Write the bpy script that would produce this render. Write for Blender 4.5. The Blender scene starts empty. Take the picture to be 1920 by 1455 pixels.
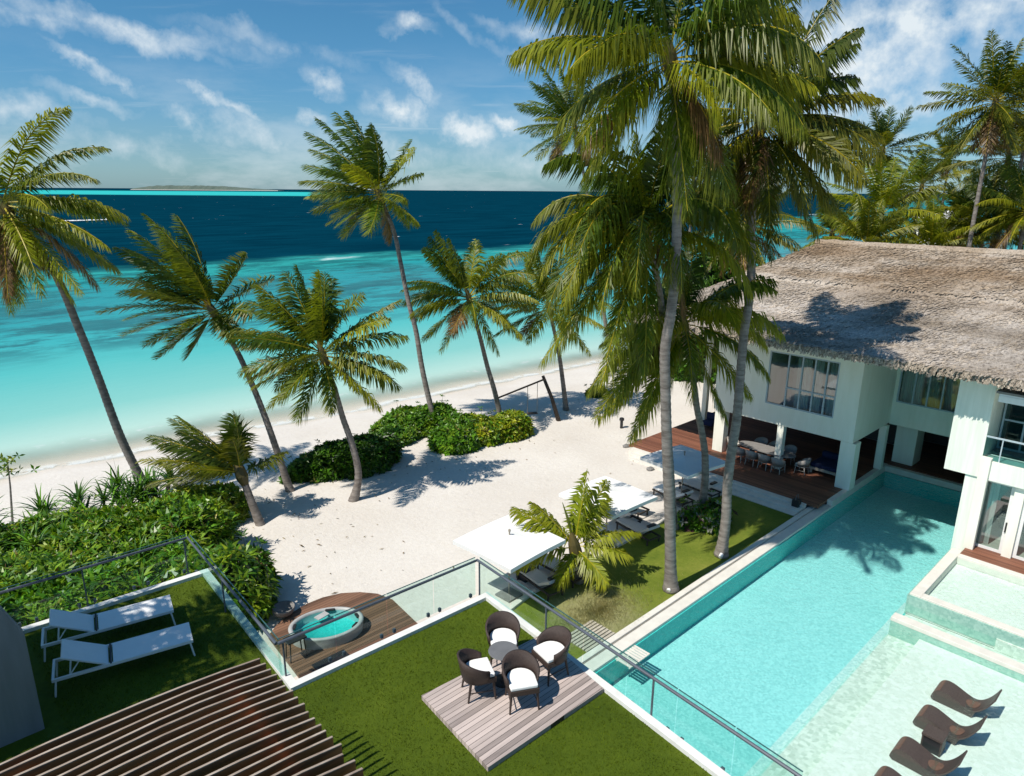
import bpy, math, random
import numpy as np
from mathutils import Vector, Matrix

SC = bpy.context.scene
COL = SC.collection
R_ = math.radians

# ------------------------------------------------------------------ camera
CAM_H = 14.0
FPX = 1300.0
PITCH = math.atan(370.0 / FPX)
ROLL = R_(0.42)
AZ = R_(46.8)
FH = np.array([math.cos(AZ), math.sin(AZ), 0.0])
RT = np.array([math.sin(AZ), -math.cos(AZ), 0.0])
ZZ = np.array([0, 0, 1.0])
FWD = FH * math.cos(PITCH) - ZZ * math.sin(PITCH)
UPV = np.cross(RT, FWD)
cam = bpy.data.cameras.new("camera")
cam.sensor_width = 36.0
cam.lens = 36.0 * FPX / 1920.0
cam.clip_start = 0.1
cam.clip_end = 60000
camo = bpy.data.objects.new("camera", cam)
COL.objects.link(camo)
cr, sr = math.cos(ROLL), math.sin(ROLL)
cx = RT * cr + UPV * sr
cy = -RT * sr + UPV * cr
camo.matrix_world = Matrix(((cx[0], cy[0], -FWD[0], 0), (cx[1], cy[1], -FWD[1], 0), (cx[2], cy[2], -FWD[2], CAM_H), (0, 0, 0, 1)))
SC.camera = camo


def ray(px, py):
    x = px - 960.0
    y = 727.5 - py
    x2 = x * cr - y * sr
    y2 = x * sr + y * cr
    return RT * x2 + UPV * y2 + FWD * FPX


def gz(px, py, z=0.0):
    d = ray(px, py)
    return np.array([0, 0, CAM_H]) + d * ((z - CAM_H) / d[2])


def gf(px, py, dist):
    d = ray(px, py)
    return np.array([0, 0, CAM_H]) + d * (dist / d.dot(FH))


def fdist(p):
    return float(np.array(p).dot(FH))


# ------------------------------------------------------------------ light, sky, exposure
SUN_EL = R_(55)
SHA = R_(-8)                      # compass of the shadows, from +X
SUN_TO = Vector((-math.cos(SHA) * math.cos(SUN_EL), -math.sin(SHA) * math.cos(SUN_EL), math.sin(SUN_EL)))
sun = bpy.data.lights.new("sun", 'SUN')
sun.energy = 4.1
sun.angle = R_(0.5)
sun.color = (1.0, 0.94, 0.85)
suno = bpy.data.objects.new("sun", sun)
suno.rotation_euler = (-SUN_TO).to_track_quat('-Z', 'Y').to_euler()
COL.objects.link(suno)

SC.view_settings.view_transform = 'Standard'
SC.view_settings.look = 'None'
SC.view_settings.gamma = 1.0
SC.view_settings.exposure = 0.32
SC.view_settings.use_curve_mapping = False
SC.cycles.max_bounces = 8
SC.cycles.transparent_max_bounces = 16
SC.cycles.caustics_reflective = False
SC.cycles.caustics_refractive = False


def S(r, g, b):
    f = lambda c: c / 12.92 if c <= 0.04045 else ((c + 0.055) / 1.055) ** 2.4
    return (f(r / 255), f(g / 255), f(b / 255))


class NT:
    """small helper to wire nodes"""
    def __init__(s, tree):
        s.t = tree

    def n(s, typ, **kw):
        nd = s.t.nodes.new(typ)
        for k, v in kw.items():
            setattr(nd, k, v)
        return nd

    def link(s, a, b):
        s.t.links.new(a, b)

    def put(s, sock, v):
        if isinstance(v, bpy.types.NodeSocket):
            s.t.links.new(v, sock)
        elif v is not None:
            if isinstance(v, (tuple, list)) and len(v) == 3 and sock.type == 'RGBA':
                v = (*v, 1)
            sock.default_value = v

    def m(s, op, a, b=None, c=None, clamp=False):
        nd = s.n('ShaderNodeMath', operation=op)
        nd.use_clamp = clamp
        s.put(nd.inputs[0], a)
        if b is not None:
            s.put(nd.inputs[1], b)
        if c is not None:
            s.put(nd.inputs[2], c)
        return nd.outputs[0]

    def v(s, op, a, b=None):
        nd = s.n('ShaderNodeVectorMath', operation=op)
        s.put(nd.inputs[0], a)
        if b is not None:
            s.put(nd.inputs[1], b)
        return nd.outputs['Value'] if op in ('DOT_PRODUCT', 'LENGTH') else nd.outputs[0]

    def mix(s, fac, a, b, blend='MIX'):
        nd = s.n('ShaderNodeMix', data_type='RGBA', blend_type=blend)
        s.put(nd.inputs[0], fac)
        s.put(nd.inputs[6], a)
        s.put(nd.inputs[7], b)
        return nd.outputs[2]

    def noise(s, vec, scale, detail=4, rough=0.55, out='Fac'):
        nd = s.n('ShaderNodeTexNoise')
        s.put(nd.inputs['Vector'], vec)
        nd.inputs['Scale'].default_value = scale
        nd.inputs['Detail'].default_value = detail
        nd.inputs['Roughness'].default_value = rough
        return nd.outputs[out]

    def ramp(s, fac, stops, interp='LINEAR'):
        nd = s.n('ShaderNodeValToRGB')
        cr_ = nd.color_ramp
        cr_.interpolation = interp
        while len(cr_.elements) < len(stops):
            cr_.elements.new(0.5)
        for e, (p, c) in zip(cr_.elements, stops):
            e.position = p
            e.color = (*c, 1) if len(c) == 3 else c
        s.put(nd.inputs[0], fac)
        return nd.outputs[0]

    def smooth(s, x, a, b):
        nd = s.n('ShaderNodeMapRange', interpolation_type='SMOOTHSTEP')
        s.put(nd.inputs[0], x)
        nd.inputs[1].default_value = a
        nd.inputs[2].default_value = b
        return nd.outputs[0]

    def scale(s, vec, xyz):
        nd = s.n('ShaderNodeMapping')
        s.put(nd.inputs[0], vec)
        nd.inputs['Scale'].default_value = xyz
        return nd.outputs[0]


world = bpy.data.worlds.new("World")
SC.world = world
world.use_nodes = True


def build_world():
    t = NT(world.node_tree)
    t.t.nodes.clear()
    sky = t.n('ShaderNodeTexSky', sky_type='NISHITA')
    sky.sun_disc = False
    sky.sun_elevation = SUN_EL
    sky.sun_rotation = math.atan2(SUN_TO.x, SUN_TO.y)
    sky.altitude = 0
    sky.air_density = 1.0
    sky.dust_density = 0.6
    sky.ozone_density = 2.0
    d = t.n('ShaderNodeTexCoord').outputs['Generated']
    # image-like axes of the world: right, up, ahead (only to aim the noise streaks)
    r_ = t.v('DOT_PRODUCT', d, tuple(RT))
    f_ = t.v('DOT_PRODUCT', d, tuple(FH))
    z_ = t.n('ShaderNodeSeparateXYZ')
    t.put(z_.inputs[0], d)
    z = z_.outputs[2]
    zc = t.m('ADD', t.m('MAXIMUM', z, 0.0), 0.06)
    cb = t.n('ShaderNodeCombineXYZ')
    t.put(cb.inputs[0], t.m('DIVIDE', r_, zc))
    t.put(cb.inputs[1], t.m('DIVIDE', f_, zc))
    pl = cb.outputs[0]
    warp = t.n('ShaderNodeTexNoise')
    t.put(warp.inputs['Vector'], d)
    warp.inputs['Scale'].default_value = 9
    warp.inputs['Detail'].default_value = 6
    warp.inputs['Roughness'].default_value = 0.62
    wv = t.v('SCALE', t.v('SUBTRACT', warp.outputs['Color'], (0.5, 0.5, 0.5)))
    wv.node.inputs['Scale'].default_value = 0.10
    dw = t.v('ADD', d, wv)
    fine = t.noise(d, 26, 7, 0.6)
    # cloud puffs: (px, py, rx, ry, tilt, density) of the photograph turned into directions
    puffs = [(230, 50, 250, 26, -6, .5), (60, 40, 150, 22, 0, .42), (520, 85, 190, 20, -14, .26), (370, 95, 70, 18, -25, .28),
             (150, 120, 58, 15, -24, .5), (215, 150, 56, 13, -20, .36), (390, 185, 55, 15, -26, .62), (440, 205, 60, 14, -28, .36),
             (340, 232, 56, 24, -10, .52), (600, 155, 58, 22, -25, .62), (585, 228, 42, 20, -10, .6), (760, 60, 52, 20, -8, .48),
             (755, 212, 84, 38, -14, .85), (882, 252, 66, 38, -18, 1.0), (960, 244, 48, 18, -6, .65), (790, 165, 68, 24, -32, .62),
             (30, 200, 130, 26, -14, .4), (170, 190, 80, 16, -12, .28), (480, 250, 220, 36, -12, .36), (700, 285, 280, 36, -6, .36), (250, 275, 200, 26, -6, .26),
             (1000, 60, 130, 20, -12, .36), (960, 95, 90, 14, -14, .26), (840, 45, 60, 14, -40, .24),
             (1590, 110, 210, 120, -10, .78), (1560, 60, 150, 70, -10, .7), (1700, 40, 280, 60, -4, .7), (1640, 190, 180, 44, 2, .7),
             (1870, 15, 150, 40, 8, .6), (1560, 215, 120, 50, -4, .6), (1680, 260, 160, 26, -2, .3), (1540, 300, 130, 50, 0, .45),
             (1000, 300, 240, 40, 0, .34), (1330, 250, 200, 60, -5, .4)]
    tot = None
    for (px, py, rx, ry, tilt, den) in puffs:
        c = ray(px, py)
        c = c / np.linalg.norm(c)
        rr = np.cross(c, ZZ)
        rr /= np.linalg.norm(rr)
        uu = np.cross(rr, c)
        ca, sa = math.cos(R_(tilt)), math.sin(R_(tilt))
        u = (rr * ca + uu * sa) * (1350.0 / rx)
        v = (-rr * sa + uu * ca) * (1350.0 / ry)
        rel = t.v('SUBTRACT', dw, tuple(c))
        a = t.v('DOT_PRODUCT', rel, tuple(u))
        b = t.v('DOT_PRODUCT', rel, tuple(v))
        r2 = t.m('ADD', t.m('MULTIPLY', a, a), t.m('MULTIPLY', b, b))
        mk = t.m('SUBTRACT', 1.0, t.m('SQRT', r2), clamp=True)
        mk = t.m('MULTIPLY', mk, den * 2.3)
        tot = mk if tot is None else t.m('MAXIMUM', tot, mk)
    edge = t.m('ADD', t.m('MULTIPLY', fine, 2.2), -0.62)
    dens = t.m('MULTIPLY', tot, edge, clamp=True)
    # thin streaks of high cloud everywhere
    stv = t.n('ShaderNodeMapping')
    t.put(stv.inputs[0], pl)
    stv.inputs['Rotation'].default_value = (0, 0, R_(24))
    stv.inputs['Scale'].default_value = (0.45, 1.5, 1)
    st = t.noise(stv.outputs[0], 0.9, 7, 0.62)
    st = t.m('MULTIPLY', t.smooth(st, 0.52, 0.8), 0.38)
    dens = t.m('MAXIMUM', dens, st)
    # haze of far cloud low over the horizon
    low = t.m('MULTIPLY', t.smooth(z, 0.20, 0.02), t.m('MULTIPLY', t.smooth(t.noise(t.scale(d, (1, 1, 3.2)), 5.5, 7, .62), .38, .72), .42))
    low = t.m('MAXIMUM', low, t.m('MULTIPLY', t.smooth(z, 0.14, 0.0), .10))
    dens = t.m('MAXIMUM', dens, low)
    dens = t.m('MINIMUM', dens, 0.95)
    tint = t.ramp(t.m('MAXIMUM', z, 0.0), [(0, (.46, .82, 1.14)), (.05, (.40, .72, 1.0)), (.2, (.36, .75, .94)), (.5, (.33, .74, .96))])
    skyc = t.mix(1.0, sky.outputs[0], tint, 'MULTIPLY')
    col = t.mix(dens, skyc, (7.6, 8.3, 8.7))
    bg = t.n('ShaderNodeBackground')
    t.put(bg.inputs[0], col)
    bg.inputs[1].default_value = 0.085
    out = t.n('ShaderNodeOutputWorld')
    t.link(bg.outputs[0], out.inputs[0])


build_world()

# ------------------------------------------------------------------ mesh helpers


class MB:
    def __init__(s):
        s.v, s.f, s.c = [], [], []
        s.has = False

    def add(s, verts, faces, col=None):
        o = len(s.v)
        s.v.extend([tuple(map(float, p)) for p in verts])
        for f in faces:
            s.f.append(tuple(i + o for i in f))
            s.c.append(col if col is not None else (1, 1, 1))
        if col is not None:
            s.has = True
        return s

    def addnp(s, V, F, C=None):
        o = len(s.v)
        s.v.extend(map(tuple, V.tolist()))
        s.f.extend([tuple(i + o for i in f) for f in F])
        if C is None:
            s.c.extend([(1, 1, 1)] * len(F))
        else:
            s.has = True
            s.c.extend([tuple(c) for c in C])
        return s

    def box(s, a, b, col=None, M=None):
        (x0, y0, z0), (x1, y1, z1) = a, b
        V = [(x0, y0, z0), (x1, y0, z0), (x1, y1, z0), (x0, y1, z0), (x0, y0, z1), (x1, y0, z1), (x1, y1, z1), (x0, y1, z1)]
        if M is not None:
            V = [M @ Vector(p) for p in V]
        return s.add(V, [(0, 3, 2, 1), (4, 5, 6, 7), (0, 1, 5, 4), (1, 2, 6, 5), (2, 3, 7, 6), (3, 0, 4, 7)], col)

    def bar(s, p, q, w, h=None, col=None, up=(0, 0, 1)):
        p, q = Vector(p), Vector(q)
        h = h or w
        d = (q - p).normalized()
        u = Vector(up)
        if abs(d.dot(u)) > 0.97:
            u = Vector((1, 0, 0))
        sd = d.cross(u).normalized()
        u = sd.cross(d)
        V = []
        for e in (p, q):
            for a, b in ((-1, -1), (1, -1), (1, 1), (-1, 1)):
                V.append(e + sd * a * w / 2 + u * b * h / 2)
        return s.add(V, [(0, 1, 2, 3), (7, 6, 5, 4), (0, 4, 5, 1), (1, 5, 6, 2), (2, 6, 7, 3), (3, 7, 4, 0)], col)

    def tube(s, pts, rad, n=8, col=None, cap=True):
        pts = [Vector(p) for p in pts]
        if not hasattr(rad, '__len__'):
            rad = [rad] * len(pts)
        V, F = [], []
        prev = None
        for i, p in enumerate(pts):
            d = (pts[min(i + 1, len(pts) - 1)] - pts[max(i - 1, 0)]).normalized()
            if prev is None:
                prev = d.orthogonal().normalized()
            u = (prev - d * prev.dot(d)).normalized()
            w = d.cross(u)
            prev = u
            for k in range(n):
                a = 2 * math.pi * k / n
                V.append(p + (u * math.cos(a) + w * math.sin(a)) * rad[i])
        for i in range(len(pts) - 1):
            for k in range(n):
                F.append((i * n + k, i * n + (k + 1) % n, (i + 1) * n + (k + 1) % n, (i + 1) * n + k))
        if cap:
            F.append(tuple(range(n - 1, -1, -1)))
            F.append(tuple(range((len(pts) - 1) * n, len(pts) * n)))
        return s.add(V, F, col)

    def lathe(s, prof, c=(0, 0, 0), n=32, col=None, sx=1, sy=1):
        V, F = [], []
        for r, z in prof:
            for k in range(n):
                a = 2 * math.pi * k / n
                V.append((c[0] + r * sx * math.cos(a), c[1] + r * sy * math.sin(a), c[2] + z))
        for i in range(len(prof) - 1):
            for k in range(n):
                F.append((i * n + k, i * n + (k + 1) % n, (i + 1) * n + (k + 1) % n, (i + 1) * n + k))
        return s.add(V, F, col)

    def disc(s, c, r, n=32, col=None, sx=1, sy=1):
        V = [(c[0] + r * sx * math.cos(2 * math.pi * k / n), c[1] + r * sy * math.sin(2 * math.pi * k / n), c[2]) for k in range(n)]
        return s.add(V, [tuple(range(n))], col)

    def prism(s, poly, z0, z1, col=None):
        n = len(poly)
        V = [(p[0], p[1], z0) for p in poly] + [(p[0], p[1], z1) for p in poly]
        F = [tuple(range(n - 1, -1, -1)), tuple(range(n, 2 * n))]
        F += [(i, (i + 1) % n, n + (i + 1) % n, n + i) for i in range(n)]
        return s.add(V, F, col)

    def sheet(s, poly, z, col=None):
        return s.add([(p[0], p[1], z) for p in poly], [tuple(range(len(poly)))], col)

    def build(s, name, mat, parent=None, smooth=False, origin=None, bevel=0.0):
        me = bpy.data.meshes.new(name)
        V = s.v
        o = bpy.data.objects.new(name, me)
        if parent is None and origin is not None:
            V = [(p[0] - origin[0], p[1] - origin[1], p[2] - origin[2]) for p in V]
            o.location = origin
        if parent is not None:
            l = wloc(parent)
            V = [(p[0] - l[0], p[1] - l[1], p[2] - l[2]) for p in V]
        me.from_pydata(V, [], s.f)
        if s.has:
            at = me.color_attributes.new("tint", 'FLOAT_COLOR', 'CORNER')
            ls = np.array([len(f) for f in s.f])
            cc = np.repeat(np.array(s.c, dtype=np.float32), ls, axis=0)
            cc = np.concatenate([cc, np.ones((len(cc), 1), np.float32)], axis=1)
            at.data.foreach_set("color", cc.ravel())
        if smooth:
            me.polygons.foreach_set("use_smooth", [True] * len(me.polygons))
        me.update()
        me.materials.append(mat)
        COL.objects.link(o)
        if parent is not None:
            o.parent = parent
        if bevel:
            b = o.modifiers.new("bevel", 'BEVEL')
            b.width = bevel
            b.segments = 2
            b.limit_method = 'ANGLE'
        return o


def wloc(o):
    l = Vector((0, 0, 0))
    while o is not None:
        l = l + o.location
        o = o.parent
    return l


def tag(o, label=None, cat=None, group=None, kind=None):
    if label:
        o["label"] = label
    if cat:
        o["category"] = cat
    if group:
        o["group"] = group
    if kind:
        o["kind"] = kind
    return o


def empty(name, loc, label, cat, group=None):
    o = bpy.data.objects.new(name, None)
    o.location = tuple(map(float, loc))
    o.empty_display_size = 0.2
    COL.objects.link(o)
    return tag(o, label, cat, group)


def copy_tree(o, parent=None):
    c = o.copy()
    COL.objects.link(c)
    if parent is not None:
        c.parent = parent
    for ch in [x for x in o.children]:
        copy_tree(ch, c)
    return c


# ------------------------------------------------------------------ materials


def new_mat(name):
    m = bpy.data.materials.new(name)
    m.use_nodes = True
    t = NT(m.node_tree)
    t.t.nodes.clear()
    out = t.n('ShaderNodeOutputMaterial')
    return m, t, out


def pos(t):
    return t.n('ShaderNodeNewGeometry').outputs['Position']


def simple(name, base, rough=0.6, var=0.15, scale=3.0, bump=0.0, bscale=40.0, metal=0.0, stretch=None, col2=None, spec=None, attr=False):
    m, t, out = new_mat(name)
    p = pos(t)
    if stretch:
        p = t.scale(p, stretch)
    nz = t.noise(p, scale, 6, 0.6)
    if col2 is None:
        lo = tuple(c * (1 - var) for c in base)
        hi = tuple(min(1, c * (1 + var)) for c in base)
    else:
        lo, hi = base, col2
    c = t.ramp(nz, [(0.3, lo), (0.7, hi)])
    if attr:
        a = t.n('ShaderNodeAttribute', attribute_name="tint")
        c = t.mix(1.0, c, a.outputs[0], 'MULTIPLY')
    b = t.n('ShaderNodeBsdfPrincipled')
    t.put(b.inputs['Base Color'], c)
    b.inputs['Roughness'].default_value = rough
    b.inputs['Metallic'].default_value = metal
    if spec is not None:
        b.inputs['Specular IOR Level'].default_value = spec
    if bump:
        bp = t.n('ShaderNodeBump')
        bp.inputs['Strength'].default_value = bump
        bp.inputs['Distance'].default_value = 0.02
        t.put(bp.inputs['Height'], t.noise(p, bscale, 4, 0.6))
        t.link(bp.outputs[0], b.inputs['Normal'])
    t.link(b.outputs[0], out.inputs[0])
    return m


def leaf_mat(name, rough=0.42, trans=0.34, spec=0.35):
    m, t, out = new_mat(name)
    a = t.n('ShaderNodeAttribute', attribute_name="tint").outputs[0]
    nz = t.noise(pos(t), 2.2, 3)
    c = t.mix(1.0, a, t.ramp(nz, [(0.3, (.75, .8, .75)), (0.7, (1.2, 1.15, 1.1))]), 'MULTIPLY')
    b = t.n('ShaderNodeBsdfPrincipled')
    t.put(b.inputs['Base Color'], c)
    b.inputs['Roughness'].default_value = rough
    b.inputs['Specular IOR Level'].default_value = spec
    tr = t.n('ShaderNodeBsdfTranslucent')
    t.put(tr.inputs[0], t.mix(1.0, c, (1.5, 1.45, 0.6), 'MULTIPLY'))
    mx = t.n('ShaderNodeMixShader')
    mx.inputs[0].default_value = trans
    t.link(b.outputs[0], mx.inputs[1])
    t.link(tr.outputs[0], mx.inputs[2])
    t.link(mx.outputs[0], out.inputs[0])
    return m


def clear_mat(name, tint, ior=1.45, rough=0.01, bump=None, fmul=1.0):
    m, t, out = new_mat(name)
    tr = t.n('ShaderNodeBsdfTransparent')
    t.put(tr.inputs[0], tint)
    g = t.n('ShaderNodeBsdfGlossy')
    g.inputs['Roughness'].default_value = rough
    g.inputs[0].default_value = (1, 1, 1, 1)
    geo = t.n('ShaderNodeNewGeometry')
    nrm = geo.outputs['Normal']
    if bump:
        bp = t.n('ShaderNodeBump')
        bp.inputs['Strength'].default_value = bump[0]
        bp.inputs['Distance'].default_value = bump[2]
        t.put(bp.inputs['Height'], t.noise(pos(t), bump[1], 3, 0.6))
        t.link(bp.outputs[0], g.inputs['Normal'])
        nrm = bp.outputs[0]
    r0 = ((ior - 1) / (ior + 1)) ** 2
    cosv = t.m('ABSOLUTE', t.v('DOT_PRODUCT', geo.outputs['Incoming'], nrm))
    pw = t.m('POWER', t.m('SUBTRACT', 1.0, cosv, clamp=True), 5.0)
    fr = t.m('ADD', t.m('MULTIPLY', pw, 1 - r0), r0)
    mx = t.n('ShaderNodeMixShader')
    t.put(mx.inputs[0], t.m('MULTIPLY', fr, fmul, clamp=True))
    t.link(tr.outputs[0], mx.inputs[1])
    t.link(g.outputs[0], mx.inputs[2])
    t.link(mx.outputs[0], out.inputs[0])
    return m


def plank_mat(name, c1, c2, axis='x', width=0.14, rough=0.65, gap=0.06, grain=1.0):
    """boards running along one axis: each board its own shade, dark joint, streaky grain"""
    m, t, out = new_mat(name)
    p = pos(t)
    sp = t.n('ShaderNodeSeparateXYZ')
    t.put(sp.inputs[0], p)
    across = sp.outputs[1] if axis == 'x' else sp.outputs[0]
    along = sp.outputs[0] if axis == 'x' else sp.outputs[1]
    q = t.m('DIVIDE', across, width)
    idn = t.m('FLOOR', q)
    fr = t.m('FRACT', q)
    wn = t.n('ShaderNodeTexWhiteNoise', noise_dimensions='1D')
    t.put(wn.inputs[1], idn)
    gr = t.noise(t.scale(p, (1.2, 26, 1) if axis == 'x' else (26, 1.2, 1)), 1.6 * grain, 6, 0.6)
    k = t.m('ADD', t.m('MULTIPLY', wn.outputs[0], 0.6), t.m('MULTIPLY', gr, 0.55))
    c = t.ramp(k, [(0.2, c1), (0.85, c2)])
    j = t.m('LESS_THAN', fr, gap)
    c = t.mix(j, c, tuple(x * 0.16 for x in c1))
    b = t.n('ShaderNodeBsdfPrincipled')
    t.put(b.inputs['Base Color'], c)
    b.inputs['Roughness'].default_value = rough
    t.link(b.outputs[0], out.inputs[0])
    return m


M = {}
M['plaster'] = simple('white_plaster', (.83, .82, .70), .75, .05, 1.0, .12, 30, stretch=(3, 3, .5), col2=(.91, .90, .80))
M['plaster_streak'] = simple('weathered_white_plaster', (.72, .75, .66), .8, .1, 1.0, .1, 30, stretch=(6, 6, .4), col2=(.87, .89, .81))
M['stone'] = simple('pale_stone', (.66, .62, .55), .8, .1, 6, .2, 50)
M['coping'] = simple('pale_coping_stone', (.70, .67, .60), .75, .08, 3, .15, 40)
M['dark'] = simple('dark_interior', (.035, .032, .03), .8, .3, 2)
M['interior'] = simple('shade_darkened_plaster', (.10, .09, .08), .8, .1, 1)  # interior plaster darkened so its colour carries the deep shade indoors
M['white_paint'] = simple('white_powder_coat', (.80, .80, .78), .45, .03, 5)
M['white_fabric'] = simple('white_fabric', (.84, .84, .82), .9, .03, 4, .1, 90)
M['canvas'] = simple('white_canvas', (.82, .82, .80), .9, .03, 1.5, .1, 60)
M['metal'] = simple('grey_coated_metal', (.085, .10, .125), .45, .1, 8)
M['glass_edge'] = simple('green_glass_edge', (.05, .13, .13), .3, .1, 8)
M['frame'] = simple('grey_blue_aluminium', (.42, .50, .55), .4, .05, 4)
M['wicker'] = simple('dark_brown_wicker', (.045, .028, .022), .55, .3, 30, .5, 120)
M['wicker_pool'] = simple('brown_resin_wicker', (.075, .056, .048), .5, .25, 24, .5, 110)
M['wicker_light'] = simple('paler_brown_wicker', (.15, .088, .062), .5, .25, 24, .5, 110)  # paler brown for the foot roll and seat patch
M['black'] = simple('black_plastic', (.02, .02, .022), .5, .2, 8)
M['grey_glass'] = simple('smoked_table_top', (.16, .16, .16), .15, .1, 5)
M['bark'] = simple('palm_bark', (.115, .095, .08), .9, .35, 2.2, .8, 16, stretch=(1, 1, 4), col2=(.31, .275, .245))
M['bark_fresh'] = simple('fibrous_crown_bark', (.075, .06, .03), .9, .3, 5, .6, 20, col2=(.17, .12, .05))
M['deadwood'] = simple('weathered_dark_timber', (.06, .045, .035), .85, .3, 5, .5, 30)
M['rope'] = simple('pale_rope', (.35, .30, .24), .9, .1, 9)
M['leaf'] = leaf_mat('palm_leaf')
M['shrub'] = leaf_mat('shrub_leaf', .38, .22, .4)
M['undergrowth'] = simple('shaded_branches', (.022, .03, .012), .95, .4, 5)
M['glass'] = clear_mat('balustrade_glass', (.84, .945, .925), 1.45, .005, fmul=.5)
M['window_glass'] = clear_mat('window_glass', (.62, .76, .74), 1.7, .01, fmul=2.6)
M['dark_glass'] = clear_mat('tinted_balcony_glass', (.30, .52, .52), 1.5, .01)
M['water'] = clear_mat('pool_water', (.56, .955, .96), 1.33, .02, bump=(.8, 4.5, .08), fmul=1.1)
M['shallow_water'] = clear_mat('shallow_pool_water', (.88, .985, .965), 1.33, .02, bump=(.8, 6, .08), fmul=1.3)
M['deck_grey'] = plank_mat('weathered_grey_boards', (.20, .165, .15), (.60, .50, .455), 'x', .105, gap=.09)
M['deck_red'] = plank_mat('oiled_red_boards', (.13, .048, .026), (.26, .105, .06), 'y', .12)
M['deck_tub'] = plank_mat('worn_brown_boards', (.10, .052, .03), (.24, .125, .075), 'x', .13, gap=.1)
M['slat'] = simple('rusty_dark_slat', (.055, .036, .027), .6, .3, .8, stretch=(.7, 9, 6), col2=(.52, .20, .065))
M['slat_top'] = simple('pale_slat_edge', (.22, .155, .11), .6, .2, 2, stretch=(1, 8, 8), col2=(.50, .42, .34))  # paler cap along the top of every slat
M['navy'] = simple('navy_fabric', (.012, .02, .07), .9, .2, 6)
M['curtain'] = simple('pale_curtain', (.55, .56, .53), .9, .18, 2, stretch=(9, 9, .3))
M['tub_shell'] = simple('tub_shell_resin', (.42, .42, .41), .5, .12, 4)
M['concrete'] = simple('grey_concrete', (.22, .21, .20), .85, .15, 6, .3, 40)
M['grey_wall'] = simple('grey_render', (.19, .205, .22), .8, .12, 1.4, .1, 30, stretch=(4, 4, .5))
M['boat'] = simple('white_hull', (.8, .8, .8), .4, .03, 4)


def turf_mat(name, a, b, c, scale=1.2, dry=None):
    m, t, out = new_mat(name)
    p = pos(t)
    big = t.noise(p, scale * .45, 4, .6)
    mid = t.noise(p, scale * 5, 5, .65)
    fin = t.noise(p, 55, 3, .7)
    k = t.m('ADD', t.m('MULTIPLY', big, .5), t.m('ADD', t.m('MULTIPLY', mid, .25), t.m('MULTIPLY', fin, .28)))
    col = t.ramp(k, [(.36, a), (.52, b), (.68, c)])
    if dry:
        dv = t.v('DISTANCE', p, dry[0]) if False else None
        nd = t.n('ShaderNodeVectorMath', operation='DISTANCE')
        t.put(nd.inputs[0], p)
        nd.inputs[1].default_value = dry[0]
        dd = t.m('ADD', nd.outputs['Value'], t.m('MULTIPLY', mid, 2.0))
        col = t.mix(t.m('MULTIPLY', t.smooth(dd, dry[1], dry[1] * .45), .85), col, dry[2])
    bs = t.n('ShaderNodeBsdfPrincipled')
    t.put(bs.inputs['Base Color'], col)
    bs.inputs['Roughness'].default_value = .8
    bs.inputs['Specular IOR Level'].default_value = .2
    bp = t.n('ShaderNodeBump')
    bp.inputs['Strength'].default_value = .9
    bp.inputs['Distance'].default_value = .04
    t.put(bp.inputs['Height'], t.m('ADD', fin, t.m('MULTIPLY', mid, .8)))
    t.link(bp.outputs[0], bs.inputs['Normal'])
    t.link(bs.outputs[0], out.inputs[0])
    return m


M['turf'] = turf_mat('artificial_turf', (.046, .080, .003), (.078, .122, .005), (.118, .166, .009))
M['lawn'] = turf_mat('lawn_grass', (.09, .145, .012), (.175, .22, .026), (.27, .28, .05), dry=((16.3, 13.2, 0), 3.4, (.36, .34, .17)))


def sand_mat():
    m, t, out = new_mat('coral_sand')
    p = pos(t)
    k = t.m('ADD', t.m('MULTIPLY', t.noise(p, .22, 4, .6), .55), t.m('MULTIPLY', t.noise(p, 6, 5, .6), .45))
    c = t.ramp(k, [(.35, (.60, .55, .49)), (.65, (.70, .66, .605))])
    sp = t.n('ShaderNodeSeparateXYZ')
    t.put(sp.inputs[0], p)
    wet = t.smooth(t.m('ADD', sp.outputs[2], t.m('MULTIPLY', t.noise(p, .6, 3), .12)), -.62, -.78)
    c = t.mix(wet, c, (.62, .56, .48))
    b = t.n('ShaderNodeBsdfPrincipled')
    t.put(b.inputs['Base Color'], c)
    b.inputs['Roughness'].default_value = .95
    b.inputs['Specular IOR Level'].default_value = .15
    bp = t.n('ShaderNodeBump')
    bp.inputs['Strength'].default_value = .55
    bp.inputs['Distance'].default_value = .05
    vo = t.n('ShaderNodeTexVoronoi', feature='SMOOTH_F1')
    t.put(vo.inputs['Vector'], t.v('ADD', t.scale(p, (1, 1.5, 1)), t.v('SCALE', t.noise(p, 1.4, 3, .6, 'Color'))))
    vo.inputs['Scale'].default_value = 1.9
    foot = t.m('MULTIPLY', t.smooth(vo.outputs['Distance'], .05, .30), t.smooth(t.noise(p, .30, 3, .5), .42, .62))
    h = t.m('ADD', t.m('ADD', t.noise(p, 3.2, 4, .65), t.m('MULTIPLY', t.noise(p, 14, 3, .6), .5)), t.m('MULTIPLY', foot, .5))
    t.put(bp.inputs['Height'], h)
    t.link(bp.outputs[0], b.inputs['Normal'])
    t.link(b.outputs[0], out.inputs[0])
    return m


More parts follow.
